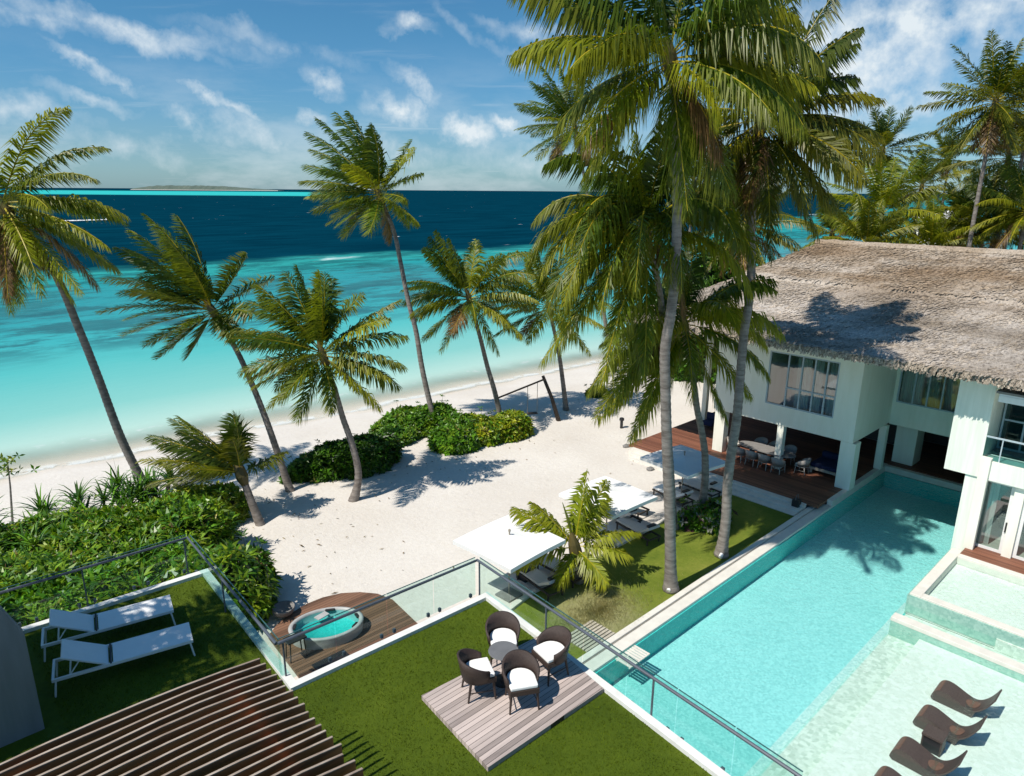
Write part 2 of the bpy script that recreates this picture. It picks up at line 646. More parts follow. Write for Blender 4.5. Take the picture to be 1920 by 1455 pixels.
def tile_mat(name, c1, c2, scale=22.0):
    """small mosaic tiles, shades varied to stand in for caustic sparkle too"""
    m, t, out = new_mat(name)
    p = pos(t)
    vo = t.n('ShaderNodeTexVoronoi', distance='CHEBYCHEV')
    t.put(vo.inputs['Vector'], p)
    vo.inputs['Scale'].default_value = scale
    vo.inputs['Randomness'].default_value = .6
    sp = t.n('ShaderNodeSeparateColor')
    t.put(sp.inputs[0], vo.outputs['Color'])
    k = t.m('ADD', t.m('MULTIPLY', sp.outputs[0], .6), t.m('MULTIPLY', t.noise(p, .8, 5, .65), .5))  # mottled tile shades double as caustic sparkle painted into the colour
    c = t.ramp(k, [(.25, c1), (.8, c2)])
    b = t.n('ShaderNodeBsdfPrincipled')
    t.put(b.inputs['Base Color'], c)
    b.inputs['Roughness'].default_value = .5
    t.link(b.outputs[0], out.inputs[0])
    return m


M['sand'] = sand_mat()
M['tile_deep'] = tile_mat('turquoise_mosaic', (.62, .64, .62), (.86, .78, .75), 16)
M['tile_wall'] = tile_mat('teal_mosaic', (.05, .50, .46), (.10, .60, .55), 16)
M['tile_green'] = tile_mat('muted_green_mosaic', (.24, .44, .37), (.36, .56, .48), 12)
M['tile_step'] = tile_mat('pale_green_mosaic', (.52, .60, .52), (.74, .79, .72), 9)
M['tile_shelf'] = tile_mat('pale_mosaic', (.70, .73, .66), (.82, .83, .78), 9)


def sea_mat():
    m, t, out = new_mat('sea_water')
    p = pos(t)
    sp = t.n('ShaderNodeSeparateXYZ')
    t.put(sp.inputs[0], p)
    X, Y = sp.outputs[0], sp.outputs[1]
    s0 = t.m('SUBTRACT', t.m('ADD', Y, t.m('MULTIPLY', X, .1)), 43.1)     # metres off the shore
    w1 = t.m('MULTIPLY', t.m('SUBTRACT', t.noise(p, .028, 5, .6), .5), 1.0)
    wf = t.smooth(s0, 2, 60)
    s = t.m('ADD', s0, t.m('MULTIPLY', t.m('MULTIPLY', w1, wf), 46))
    swash = t.m('SUBTRACT', t.noise(t.scale(p, (1, .5, 1)), .16, 4, .55), .5)
    sn = t.m('ADD', s0, t.m('MULTIPLY', swash, 2.4))
    near = t.ramp(t.m('DIVIDE', s, 60), [(0, (.68, .69, .58)), (.06, (.48, .64, .55)), (.2, (.22, .52, .46)), (.42, (.085, .45, .42)), (.62, (.04, .38, .38)), (.80, (.028, .33, .34)), (1.0, (.022, .27, .29))])
    # reef: coral heads break up the turquoise
    reef = t.noise(t.scale(p, (.5, 1.2, 1)), .11, 9, .78)
    rmask = t.m('MULTIPLY', t.smooth(s, 24, 40), t.smooth(reef, .44, .55))
    rcol = t.ramp(t.noise(p, .19, 5, .6), [(.3, (.014, .085, .095)), (.7, (.025, .18, .185))])
    near = t.mix(t.m('MULTIPLY', rmask, .9), near, rcol)
    edge = t.m('ADD', 112.0, t.m('MULTIPLY', t.m('MAXIMUM', t.m('SUBTRACT', X, 190.0), 0.0), .36))
    pale = t.smooth(t.m('SUBTRACT', s, edge), -34, -12)
    near = t.mix(t.m('MULTIPLY', pale, .6), near, t.mix(t.smooth(reef, .44, .56), (.035, .33, .29), (.016, .16, .165)))
    deepf = t.smooth(t.m('SUBTRACT', s, edge), -9, 9)
    swell = t.noise(t.scale(p, (.35, 1, 1)), .09, 5, .65)
    deep = t.ramp(swell, [(.3, (.0004, .022, .041)), (.7, (.0012, .044, .074))])
    c = t.mix(deepf, near, deep)
    # the bright lagoon bank of the far island
    fd = t.v('DOT_PRODUCT', p, tuple(FH))
    ld = t.v('DOT_PRODUCT', p, tuple(RT))
    bank = t.m('MULTIPLY', t.smooth(fd, 1500, 1720), t.smooth(fd, 4300, 3300))
    lim = t.smooth(t.m('DIVIDE', ld, t.m('MAXIMUM', fd, 1.0)), -.235, -.29)
    bank = t.m('MULTIPLY', bank, lim)
    c = t.mix(bank, c, (.035, .44, .43))
    # white caps and the surf along the reef edge and the beach
    capn = t.noise(t.scale(p, (.36, .8, 1)), .24, 4, .62)
    caps = t.m('MULTIPLY', t.smooth(capn, .715, .75), t.smooth(s, 60, 120))
    surfn = t.noise(t.scale(p, (.3, 1, 1)), .1, 5, .6)
    band = t.m('MULTIPLY', t.smooth(t.m('ABSOLUTE', t.m('SUBTRACT', s, edge)), 15, 4), t.smooth(surfn, .60, .68))
    foamn = t.noise(p, 1.1, 6, .65)
    shore = t.m('MULTIPLY', t.smooth(t.m('ABSOLUTE', t.m('SUBTRACT', sn, .6)), .8, .0), t.smooth(foamn, .34, .52))
    shore2 = t.m('MULTIPLY', t.smooth(t.m('ABSOLUTE', t.m('SUBTRACT', sn, 4.4)), .8, .0), t.smooth(foamn, .52, .66))
    foam = t.m('MAXIMUM', t.m('MAXIMUM', caps, band), t.m('MAXIMUM', t.m('MULTIPLY', shore, .8), t.m('MULTIPLY', shore2, .55)), clamp=True)
    c = t.mix(foam, c, (.78, .80, .80))
    b = t.n('ShaderNodeBsdfPrincipled')
    t.put(b.inputs['Base Color'], c)
    b.inputs['Roughness'].default_value = .3
    b.inputs['IOR'].default_value = 1.33
    t.put(b.inputs['Specular IOR Level'], t.m('MULTIPLY', t.smooth(s0, 90, 10), .14))
    bp = t.n('ShaderNodeBump')
    bp.inputs['Strength'].default_value = .8
    bp.inputs['Distance'].default_value = .5
    hh = t.m('ADD', t.m('MULTIPLY', t.noise(t.scale(p, (.4, 1, 1)), .35, 6, .65), 1.0), t.m('MULTIPLY', swell, 1.2))
    amp = t.m('ADD', .12, t.smooth(s0, 30, 140))
    t.put(bp.inputs['Height'], t.m('MULTIPLY', hh, amp))
    t.link(bp.outputs[0], b.inputs['Normal'])
    tr = t.n('ShaderNodeBsdfTransparent')
    mx = t.n('ShaderNodeMixShader')
    t.put(mx.inputs[0], t.m('MAXIMUM', t.smooth(sn, -.4, 6.0), foam))
    t.link(tr.outputs[0], mx.inputs[1])
    t.link(b.outputs[0], mx.inputs[2])
    t.link(mx.outputs[0], out.inputs[0])
    return m


M['sea'] = sea_mat()


def thatch_mat():
    m, t, out = new_mat('palm_thatch')
    p = pos(t)
    sp = t.n('ShaderNodeSeparateXYZ')
    t.put(sp.inputs[0], p)
    a = t.n('ShaderNodeAttribute', attribute_name="tint").outputs[0]
    fibre = t.noise(t.scale(p, (2.2, 14, 5)), 3.0, 6, .7)
    wea = t.noise(t.scale(p, (1.6, .35, 1)), .42, 5, .62)
    speck = t.noise(p, 9, 5, .75)
    c = t.ramp(wea, [(.36, (.31, .235, .165)), (.50, (.40, .335, .265)), (.62, (.54, .49, .43))])
    c = t.mix(t.smooth(t.m('ADD', sp.outputs[2], t.m('MULTIPLY', wea, 2.2)), 11.1, 9.9), c, t.mix(t.smooth(wea, .3, .7), (.29, .255, .215), (.60, .56, .515)))
    c = t.mix(1.0, c, t.ramp(speck, [(.34, (.36, .35, .35)), (.47, (.95, .95, .95)), (.68, (1.25, 1.24, 1.22))]), 'MULTIPLY')
    c = t.mix(1.0, c, t.ramp(fibre, [(.3, (.65, .62, .6)), (.7, (1.25, 1.22, 1.2))]), 'MULTIPLY')
    c = t.mix(1.0, c, a, 'MULTIPLY')
    b = t.n('ShaderNodeBsdfPrincipled')
    t.put(b.inputs['Base Color'], c)
    b.inputs['Roughness'].default_value = .95
    b.inputs['Specular IOR Level'].default_value = .1
    bp = t.n('ShaderNodeBump')
    bp.inputs['Strength'].default_value = .8
    bp.inputs['Distance'].default_value = .06
    t.put(bp.inputs['Height'], t.m('ADD', fibre, speck))
    t.link(bp.outputs[0], b.inputs['Normal'])
    t.link(b.outputs[0], out.inputs[0])
    return m


M['thatch'] = thatch_mat()
M['pile'] = leaf_mat('turf_blades', .8, .15, .08)

# ================================================================== SETTING
def axis(breaks, step):
    out = []
    for a, b in zip(breaks[:-1], breaks[1:]):
        n = max(1, int(round((b - a) / step)))
        out += [a + (b - a) * i / n for i in range(n)]
    return out + [breaks[-1]]


def ground_z(x, y):
    s = y + .1 * x - 43.1
    z = 0.0
    if s > -9.5:
        k = (s + 9.5) / 9.5
        z = -.8 * (k ** 1.35) if k < 1 else -.8 - .11 * s
    if x > 88:
        z -= .09 * (x - 88)
    z = max(z, -3.0)
    if y > 17.2 and -9 < s - 0 + 9 < 99:
        z += .05 * math.sin(x * .9 + y * .35) * math.sin(y * .8 - x * .2) * min(1, max(0, (y - 17.2) / 3))
    return z


def build_ground():
    xs = axis([-90, -10, 10.5, 37.4, 60, 125], 1.25)
    ys = axis([-70, -9, 11.25, 26, 44, 62], 1.0)
    V = [(x, y, ground_z(x, y)) for y in ys for x in xs]
    nx = len(xs)
    F = []
    for j in range(len(ys) - 1):
        for i in range(nx - 1):
            if xs[i] >= 10.5 - 1e-6 and xs[i + 1] <= 37.4 + 1e-6 and ys[j] >= -9 - 1e-6 and ys[j + 1] <= 11.25 + 1e-6:
                continue
            F.append((j * nx + i, j * nx + i + 1, (j + 1) * nx + i + 1, (j + 1) * nx + i))
    tag(MB().add(V, F).build('sand_beach', M['sand'], smooth=True), 'pale coral sand of the beach and garden', kind='structure')


build_ground()

sea = MB()
sea.add([(-26000, 32, -.8), (26000, 32, -.8), (26000, 30000, -.8), (-26000, 30000, -.8)], [(0, 1, 2, 3)])
sea.add([(100, -26000, -.8), (26000, -26000, -.8), (26000, 32, -.8), (100, 32, -.8)], [(0, 1, 2, 3)])
tag(sea.build('sea', M['sea']), 'turquoise lagoon turning deep blue beyond the reef', kind='structure')

# far island on the horizon
isl = MB()
rng = np.random.default_rng(5)
ic0, ic1 = gf(243, 352, 6000), gf(520, 354, 6000)
N = 60
prof = []
for i in range(N + 1):
    k = i / N
    p = ic0 * (1 - k) + ic1 * k
    h = 38 * min(1, 5 * k + .35) * min(1, (1 - k) * 2.2 + .05) * (.9 + .14 * rng.random())
    prof.append((p, h))
for row, (off, hz) in enumerate(((0, 0), (0, 3.0), (30, 3.2), (40, 1), (160, 1.05), (200, .1))):
    pass
V, F = [], []
rows = [(0, -2, False), (14, 2.5, False), (40, 0.75, True), (90, 1.0, True), (200, .9, True), (260, -2, False)]
for off, hz, rel in rows:
    for p, h in prof:
        q = p + FH * off
        V.append((q[0], q[1], -.8 + (h * hz * (.94 + .1 * rng.random()) if rel else hz)))
W = N + 1
for r in range(len(rows) - 1):
    for i in range(N):
        F.append((r * W + i, r * W + i + 1, (r + 1) * W + i + 1, (r + 1) * W + i))
sandf = [f for f in F[:N]]
treef = F[N:]
M['far_trees'] = simple('far_treeline', (.075, .11, .09), .95, .3, .02, col2=(.12, .155, .12))
tag(MB().add(V, treef).build('island_treeline', M['far_trees']), 'low wooded island far off on the horizon', 'island', kind='stuff')
tag(MB().add(V, sandf).build('island_shore', M['sand']), 'sandy rim of the far island', kind='structure')

# wave wake and the boat that leaves it
wk0, wk1 = gz(104, 415, -.74), gz(206, 412, -.74)
wk = MB()
n = 26
V = []
for i in range(n + 1):
    k = i / n
    p = wk0 * (1 - k) + wk1 * k
    w = (1.7 - 1.0 * k) * (.7 + .6 * rng.random())
    V += [p + np.array([-.1, w, .02]), p + np.array([.1, 0, .22 + .25 * rng.random()]), p + np.array([.1, -w, .02])]
F = []
for i in range(n):
    a = i * 3
    F += [(a, a + 3, a + 4, a + 1), (a + 1, a + 4, a + 5, a + 2)]
tag(wk.add(V, F).build('boat_wake', M['white_fabric']), 'long white foam wake on the dark sea', 'wake', kind='stuff')
bp_ = wk1 + np.array([1.5, .3, 0])
boat = empty('speedboat', (bp_[0], bp_[1], -.8), 'small white speedboat at the end of a long foam wake', 'boat')
d = wk1 - wk0
ba = math.atan2(d[1], d[0])
RM = Matrix.Translation(Vector((bp_[0], bp_[1], -.8))) @ Matrix.Rotation(ba, 4, 'Z')
hull = MB()
st_ = [(-3, .95, .75), (-1, 1.05, .8), (1.2, .95, .85), (2.4, .5, .95), (3.2, .03, 1.05)]
V = []
for x, w, h in st_:
    V += [RM @ Vector((x, -w, h)), RM @ Vector((x, -w * .6, 0)), RM @ Vector((x, w * .6, 0)), RM @ Vector((x, w, h))]
F = []
for i in range(4):
    a = i * 4
    F += [(a, a + 1, a + 5, a + 4), (a + 1, a + 2, a + 6, a + 5), (a + 2, a + 3, a + 7, a + 6), (a + 3, a, a + 4, a + 7)]
F += [(0, 3, 2, 1)]
hull.add(V, F).build('hull', M['boat'], boat)
MB().box((-1.2, -.6, .8), (.7, .6, 1.75), M=RM).build('cabin', M['boat'], boat)
MB().box((.1, -.62, 1.35), (.72, .62, 1.6), M=RM).build('windscreen', M['black'], boat)

# ---- lawn and its kerb
kpx = [(985, 1128), (1003, 1114), (1038, 1097), (1073, 1081), (1112, 1053), (1166, 1024), (1205, 1003), (1245, 981), (1293, 951), (1338, 934), (1384, 921)]
kpts = [gz(x, y, 0)[:2] for x, y in kpx]
kpts = [np.array(kpts[0]) + np.array([-3.5, -.6])] + kpts
lawn = [tuple(p) for p in kpts] + [tuple(gz(1440, 940, 0)[:2]), (28.3, 12.0), (10.2, 12.0)]
lw = MB()
# lawn as a fan of strips down to the coping so it stays planar
top = [tuple(p) for p in kpts] + [tuple(gz(1440, 940, 0)[:2]), (28.6, 11.9)]
V = []
for p in top:
    V.append((p[0], p[1], .03))
for p in top:
    V.append((p[0], 11.72, .03))
m_ = len(top)
lw.add(V, [(m_ + i, m_ + i + 1, i + 1, i) for i in range(m_ - 1)])
tag(lw.build('lawn', M['lawn']), 'curved garden lawn between the sand and the pool', kind='structure')


def strip(pts, w0, w1, z0, z1):
    V = []
    for i, p in enumerate(pts):
        a = np.array(pts[max(i - 1, 0)])
        b = np.array(pts[min(i + 1, len(pts) - 1)])
        d = (b - a) / (np.linalg.norm(b - a) + 1e-9)
        nrm = np.array([-d[1], d[0]])
        p = np.array(p)
        for w, z in ((w0, z0), (w0, z1), (w1, z1), (w1, z0)):
            q = p + nrm * w
            V.append((q[0], q[1], z))
    F = []
    for i in range(len(pts) - 1):
        a = i * 4
        for k in range(4):
            F.append((a + k, a + (k + 1) % 4, a + 4 + (k + 1) % 4, a + 4 + k))
    n = len(pts) * 4
    F += [(0, 3, 2, 1), (n - 4, n - 3, n - 2, n - 1)]
    return V, F


kb = MB()
kb.add(*strip(kpts, 0.0, .16, -.05, .13))
tag(kb.build('lawn_kerb', M['stone']), 'pale curved stone kerb between lawn and sand', kind='structure')

# ---- swimming pool: basin, coping, water, shallow shelf, upper pool
PX0, PX1, PYL, PYR = 10.5, 37.4, 11.2, 6.2
b = MB()
b.add([(PX0, 5.9, -.85), (PX1, 5.9, -.85), (PX1, PYL + .05, -.85), (PX0, PYL + .05, -.85)], [(0, 1, 2, 3)])
tag(b.build('pool_floor', M['tile_deep']), 'turquoise tiled floor of the long swimming pool', kind='structure')
b = MB()
b.box((PX0, PYL, -1.2), (PX1, PYL + .05, -.03))
b.box((PX1, 6.3, -1.2), (PX1 + .1, PYL + .05, -.03))
b.box((PX0 - .1, -9, -1.2), (PX0, PYL + .05, -.03))
b.box((29.9, 6.15, -1.2), (PX1, 6.2, .02))
b.box((24.0, 6.1, -1.2), (25.05, 6.15, -.4))
tag(b.build('pool_wall', M['tile_wall']), 'teal tiled side walls of the swimming pool', kind='structure')
b = MB()
b.box((PX0, 5.2, -1.14), (23.55, 6.2, -.55))
b.box((23.95, 2.0, -1.14), (25.1, 6.1, -.42))
b.box((23.95, -9, -1.14), (25.1, 2.0, -.25))
b.box((25.0, -9, -.4), (25.1, 3.4, .02))
tag(b.build('pool_step', M['tile_step']), 'pale green submerged step along the pool shelf', kind='structure')
b = MB()
b.box((PX0, -9, -1.14), (23.55, 5.2, -.24))
tag(b.build('pool_shelf', M['tile_shelf']), 'wide pale shallow shelf of the pool', kind='structure')
b = MB()
b.box((25.1, -9, -.4), (30.5, 6.1, .08))
tag(b.build('upper_pool_floor', M['tile_shelf']), 'pale floor of the raised shallow pool', kind='structure')
b = MB()
b.box((25.1, -9, .09), (25.45, 5.75, .42))
b.box((25.1, 5.75, .09), (29.9, 6.1, .42))
b.box((29.3, -9, .09), (29.6, 5.75, .42))
tag(b.build('upper_pool_rim', M['coping'], bevel=.015), 'pale stone rim of the raised shallow pool', kind='structure')
b = MB()
b.box((25.05, -9, -.3), (25.095, 6.1, .36))
b.box((25.05, 6.104, -.9), (29.9, 6.15, .36))
tag(b.build('upper_pool_face', M['tile_green']), 'teal tiled outer face of the raised pool', kind='structure')
b = MB()
b.box((23.55, -9, .0), (23.95, 6.15, .14))
tag(b.build('pool_divider', M['coping'], bevel=.015), 'pale stone divider wall standing in the pool', kind='structure')
b = MB()
b.box((23.56, -9, -1.1), (23.94, 6.14, -.002))
tag(b.build('divider_base', M['tile_green']), 'teal tiled base of the divider wall', kind='structure')
b = MB()
b.box((PX0 - .4, PYL + .05, -.3), (30.9, PYL + .46, .07))
b.box((PX0 - .4, PYL + .52, -.3), (30.9, PYL + .74, .10))
b.box((30.9, PYL + .05, -.3), (PX1 + .4, PYL + .30, .33))
b.box((PX1, 6.3, .0), (PX1 + .3, PYL + .05, .30))
tag(b.build('pool_coping', M['coping'], bevel=.012), 'pale stone coping in two strips along the pool', kind='structure')
b = MB()
b.box((PX0 - .4, PYL + .46, -.3), (30.9, PYL + .52, -.03))
tag(b.build('drain_channel', M['concrete']), 'narrow dark drain groove in the pool coping', kind='structure')
b = MB()
b.add([(PX0, 6.2, 0), (25.05, 6.2, 0), (25.05, 6.15, 0), (PX1, 6.15, 0), (PX1, PYL, 0), (PX0, PYL, 0)], [(0, 1, 2, 3, 4, 5)])
tag(b.build('pool_water', M['water']), 'clear turquoise water of the long pool', kind='structure')
b = MB()
b.add([(PX0, -9, 0), (23.55, -9, 0), (23.55, 6.15, 0), (23.95, 6.15, 0), (23.95, -9, 0), (25.05, -9, 0), (25.05, 6.2, 0), (PX0, 6.2, 0)], [(0, 1, 2, 7), (2, 3, 6, 7), (3, 4, 5, 6)])
tag(b.build('shallow_water', M['shallow_water']), 'ankle deep clear water over the pale shelf', kind='structure')
b = MB()
b.add([(25.45, -9, .33), (29.3, -9, .33), (29.3, 5.75, .33), (25.45, 5.75, .33)], [(0, 1, 2, 3)])
tag(b.build('upper_pool_water', M['shallow_water']), 'clear water of the raised shallow pool', kind='structure')

# slatted grate over the pool corner and duckboard on the lawn
gr = MB()
g0 = gz(1195, 1237, 0)
for i in range(9):
    gr.box((g0[0] - .50 + i * .115, g0[1] - .12, .012), (g0[0] - .50 + i * .115 + .075, g0[1] + .47, .04))
gr.box((g0[0] - .52, g0[1] - .1, -.02), (g0[0] + .52, g0[1] - .06, .01))
gr.box((g0[0] - .52, g0[1] + .38, -.02), (g0[0] + .52, g0[1] + .42, .01))
tag(gr.build('pool_grate', M['coping']), 'pale slatted grate over the water at the near pool corner', 'grate')
db = MB()
m0 = gz(1105, 1195, 0)
for i in range(8):
    db.box((m0[0] - .7, m0[1] - .5 + i * .13, .05), (m0[0] + .7, m0[1] - .5 + i * .13 + .09, .09))
db.box((m0[0] - .6, m0[1] - .5, .0), (m0[0] - .52, m0[1] + .5, .05))
db.box((m0[0] + .52, m0[1] - .5, .0), (m0[0] + .6, m0[1] + .5, .05))
M['board_pale'] = simple('pale_bleached_board', (.46, .42, .34), .8, .15, 3)
tag(db.build('duckboard', M['board_pale'], origin=(m0[0], m0[1], 0)), 'pale slatted timber duckboard lying on the lawn below the balustrade', 'duckboard')

# ================================================================== VILLA
FX = 32.6
villa = empty('villa', (36, 10, 0), 'white two storey villa with a deep thatched roof beside the pool', 'villa')


def wall_with_window(mb, x0, x1, y0, y1, z0, z1, wy0, wy1, wz0, wz1):
    """a wall whose face looks along -X, with one opening"""
    mb.box((x0, y0, z0), (x1, y1, wz0))
    mb.box((x0, y0, wz1), (x1, y1, z1))
    mb.box((x0, y0, wz0), (x1, wy0, wz1))
    mb.box((x0, wy1, wz0), (x1, y1, wz1))


w = MB()
wall_with_window(w, FX, FX + .25, 11.35, 18.7, 2.7, 7.6, 12.4, 15.85, 3.68, 6.42)
w.box((FX + .25, 11.35, 2.7), (37.2, 11.6, 7.9))                       # side wall over the pool
w.box((FX + .25, 18.45, 2.7), (44, 18.7, 7.9))
w.build('wall', M['plaster'], villa)
w = MB()
wall_with_window(w, 37.2, 37.45, 7.0, 11.35, 2.65, 8.4, 7.9, 11.2, 3.85, 5.75)
w.build('wall', M['plaster'], villa)
# front block on the near side of the pool
w = MB()
w.box((30.55, 5.85, 3.35), (37.2, 7.05, 7.9))
w.build('wall', M['plaster_streak'], villa)
w = MB()
w.box((30.62, 5.75, .0), (31.2, 6.3, 3.35))
w.box((31.2, 6.2, .0), (37.3, 6.4, 3.35))
w.build('column', M['plaster_streak'], villa)
w = MB()
w.box((30.45, -9, 3.36), (31.4, 5.85, 4.12))
w.box((30.85, -9, 6.75), (31.2, 5.85, 7.7))
w.build('wall', M['plaster_streak'], villa)
w = MB()
w.box((30.30, 5.5, .4), (30.56, 5.84, 4.25))
w.build('column', M['plaster'], villa, bevel=.01)
w = MB()
w.box((30.62, 4.30, .4), (30.95, 4.62, 3.355))
w.build('column', M['plaster'], villa)
# floor slabs / soffit / inner walls
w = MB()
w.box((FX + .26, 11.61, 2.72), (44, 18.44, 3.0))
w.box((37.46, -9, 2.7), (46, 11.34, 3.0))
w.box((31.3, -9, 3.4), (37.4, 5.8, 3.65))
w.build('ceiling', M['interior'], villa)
w = MB()
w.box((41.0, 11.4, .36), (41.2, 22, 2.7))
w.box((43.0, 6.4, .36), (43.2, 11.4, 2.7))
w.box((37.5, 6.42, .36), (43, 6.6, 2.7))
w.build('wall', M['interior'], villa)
w = MB()
w.box((38.2, 10.25, .36), (39.4, 11.25, 2.66))
w.build('pantry_wall', M['plaster'], villa)
w = MB()
w.box((36.3, 11.62, 3.02), (36.5, 18.4, 7.5))
w.box((33.2, 16.2, 3.02), (36.3, 16.4, 7.2))
w.box((40.0, 7.1, 3.02), (40.2, 11.3, 7.5))
w.build('room_wall', M['plaster'], villa)
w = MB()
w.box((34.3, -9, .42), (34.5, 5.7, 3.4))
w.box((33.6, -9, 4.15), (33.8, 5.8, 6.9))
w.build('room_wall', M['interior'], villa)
# columns of the open ground floor
for a, bb in (((FX, 11.2, .34), (FX + .62, 11.9, 2.69)), ((FX + .02, 14.72, .34), (FX + .36, 15.05, 2.69)), ((FX + .02, 18.0, .34), (FX + .5, 18.6, 2.69)), ((36.5, 11.2, .34), (36.85, 11.55, 2.69)), ((FX + 4.1, 21.6, .34), (FX + 4.4, 21.9, 7.3))):
    MB().box(a, bb).build('column', M['plaster'], villa, bevel=.012)
# timber deck under the house and in front of the glass doors
w = MB()
w.box((29.9, 11.5, .2), (41, 22.2, .33))
w.build('timber_deck', M['deck_red'], villa)
w = MB()
w.box((37.7, 6.4, .2), (43, 11.5, .345))
w.build('timber_deck', M['deck_red'], villa)
w = MB()
w.box((29.62, -9, .2), (34.3, 5.75, .4))
w.build('timber_deck', M['deck_red'], villa)


def window(name, x, y0, y1, z0, z1, mull, glass, trans=None, parent=villa, fw=.07):
    f = MB()
    f.box((x - .03, y0, z0), (x + .07, y0 + fw, z1))
    f.box((x - .03, y1 - fw, z0), (x + .07, y1, z1))
    f.box((x - .028, y0 + fw, z0), (x + .068, y1 - fw, z0 + fw))
    f.box((x - .028, y0 + fw, z1 - fw), (x + .068, y1 - fw, z1))
    for k in mull:
        y = y1 + (y0 - y1) * k
        f.box((x - .025, y - fw / 2, z0 + fw), (x + .065, y + fw / 2, z1 - fw))
    if trans:
        for (k0, k1, zz) in trans:
            ya, yb = y1 + (y0 - y1) * k0, y1 + (y0 - y1) * k1
            f.box((x - .022, yb + fw / 2, zz - fw / 2), (x + .06, ya - fw / 2, zz + fw / 2))
    fr = f.build(name, M['frame'], parent)
    MB().add([(x + .02, y0 + fw, z0 + fw), (x + .02, y1 - fw, z0 + fw), (x + .02, y1 - fw, z1 - fw), (x + .02, y0 + fw, z1 - fw)], [(0, 3, 2, 1)]).build('pane', glass, fr)
    return fr


def curtain(x, y0, y1, z0, z1, parent=villa, amp=.05):
    n = max(8, int((y1 - y0) / .04))
    V = []
    for i in range(n + 1):
        y = y0 + (y1 - y0) * i / n
        xx = x + amp * math.sin(y * 34) + .02 * math.sin(y * 13)
        V += [(xx, y, z0), (xx, y, z1)]
    F = [(2 * i, 2 * i + 2, 2 * i + 3, 2 * i + 1) for i in range(n)]
    MB().add(V, F).build('curtain', M['curtain'], parent, smooth=True)


window('window', FX + .04, 12.4, 15.85, 3.68, 6.42, (.29, .49, .67, .84), M['window_glass'], trans=((.84, 1, 4.7), (.29, .84, 4.7)))
for y0, y1 in ((12.5, 13.0), (13.3, 13.75), (13.9, 14.6)):
    curtain(FX + .5, y0, y1, 3.2, 6.7)
window('window', 37.24, 7.9, 11.2, 3.85, 5.75, (.22, .41, .60, .80), M['window_glass'])
for y0, y1 in ((10.3, 11.2), (9.5, 10.1), (8.7, 9.2), (7.9, 8.4)):
    curtain(37.75, y0, y1, 3.1, 6.2)
# balcony: glazing, tinted glass balustrade, awning
window('balcony_glazing', 32.4, -8, 5.8, 4.13, 6.74, (.055, .12, .28, .5, .72), M['dark_glass'], trans=((0, 1, 5.35),))
br = MB()
br.box((30.55, -9, 5.02), (30.60, 5.84, 5.08))
for y in (5.3, 3.9, 2.5, 1.1):
    br.box((30.56, y - .02, 4.12), (30.59, y + .02, 5.02))
brl = br.build('balcony_balustrade', M['frame'], villa)
MB().add([(30.575, -9, 4.12), (30.575, 5.84, 4.12), (30.575, 5.84, 5.02), (30.575, -9, 5.02)], [(0, 3, 2, 1)]).build('balustrade_pane', M['dark_glass'], brl)
aw = MB()
aw.box((29.95, -9, 6.86), (31.2, 5.6, 6.93))
aw.box((29.93, -9, 6.62), (29.97, 5.6, 6.86))
aw.build('awning', M['white_paint'], villa)
MB().box((29.9, -9, 6.935), (30.9, 5.7, 7.02)).build('awning_case', M['concrete'], villa)
MB().box((31.9, -9, 4.05), (33.6, 5.8, 4.12)).build('balcony_floor', M['concrete'], villa)
# ground floor glass doors
for (ya, yb) in ((4.62, 5.74), (2.9, 4.30), (1.2, 2.8)):
    dr = MB()
    x = 30.78
    for a, bb in (((x, ya, .41), (x + .07, ya + .13, 3.34)), ((x, yb - .13, .41), (x + .07, yb, 3.34)), ((x + .002, ya + .13, .41), (x + .068, yb - .13, .52)), ((x + .002, ya + .13, 3.2), (x + .068, yb - .13, 3.34))):
        dr.box(a, bb)
    dd = dr.build('glass_door', M['white_paint'], villa)
    MB().add([(x + .035, ya + .13, .52), (x + .035, yb - .13, .52), (x + .035, yb - .13, 3.2), (x + .035, ya + .13, 3.2)], [(0, 3, 2, 1)]).build('pane', M['window_glass'], dd)
    MB().box((x - .05, ya + .03, 1.35), (x - .002, ya + .08, 1.75)).build('handle', M['black'], dd)
curtain(31.2, 5.2, 5.7, .45, 3.3)
MB().box((31.0, -6, .405), (34.2, 5.7, .43)).build('room_floor', M['stone'], villa)
# built-in bench seen through the door
MB().box((33.2, 1.5, .44), (34.0, 5.3, 1.0)).build('counter', M['concrete'], villa)

# three pale steps down from the deck to the garden
stp = empty('stone_steps', (29.2, 17, 0), 'three long pale stone steps down from the timber deck', 'steps')
for i, (xa, xb, z1) in enumerate(((29.52, 29.9, .26), (29.12, 29.52, .17), (28.7, 29.12, .08))):
    MB().box((xa, 12.0, -.1), (xb - .003, 21.9 - i * .3, z1)).build('tread', M['coping'], stp, bevel=.01)


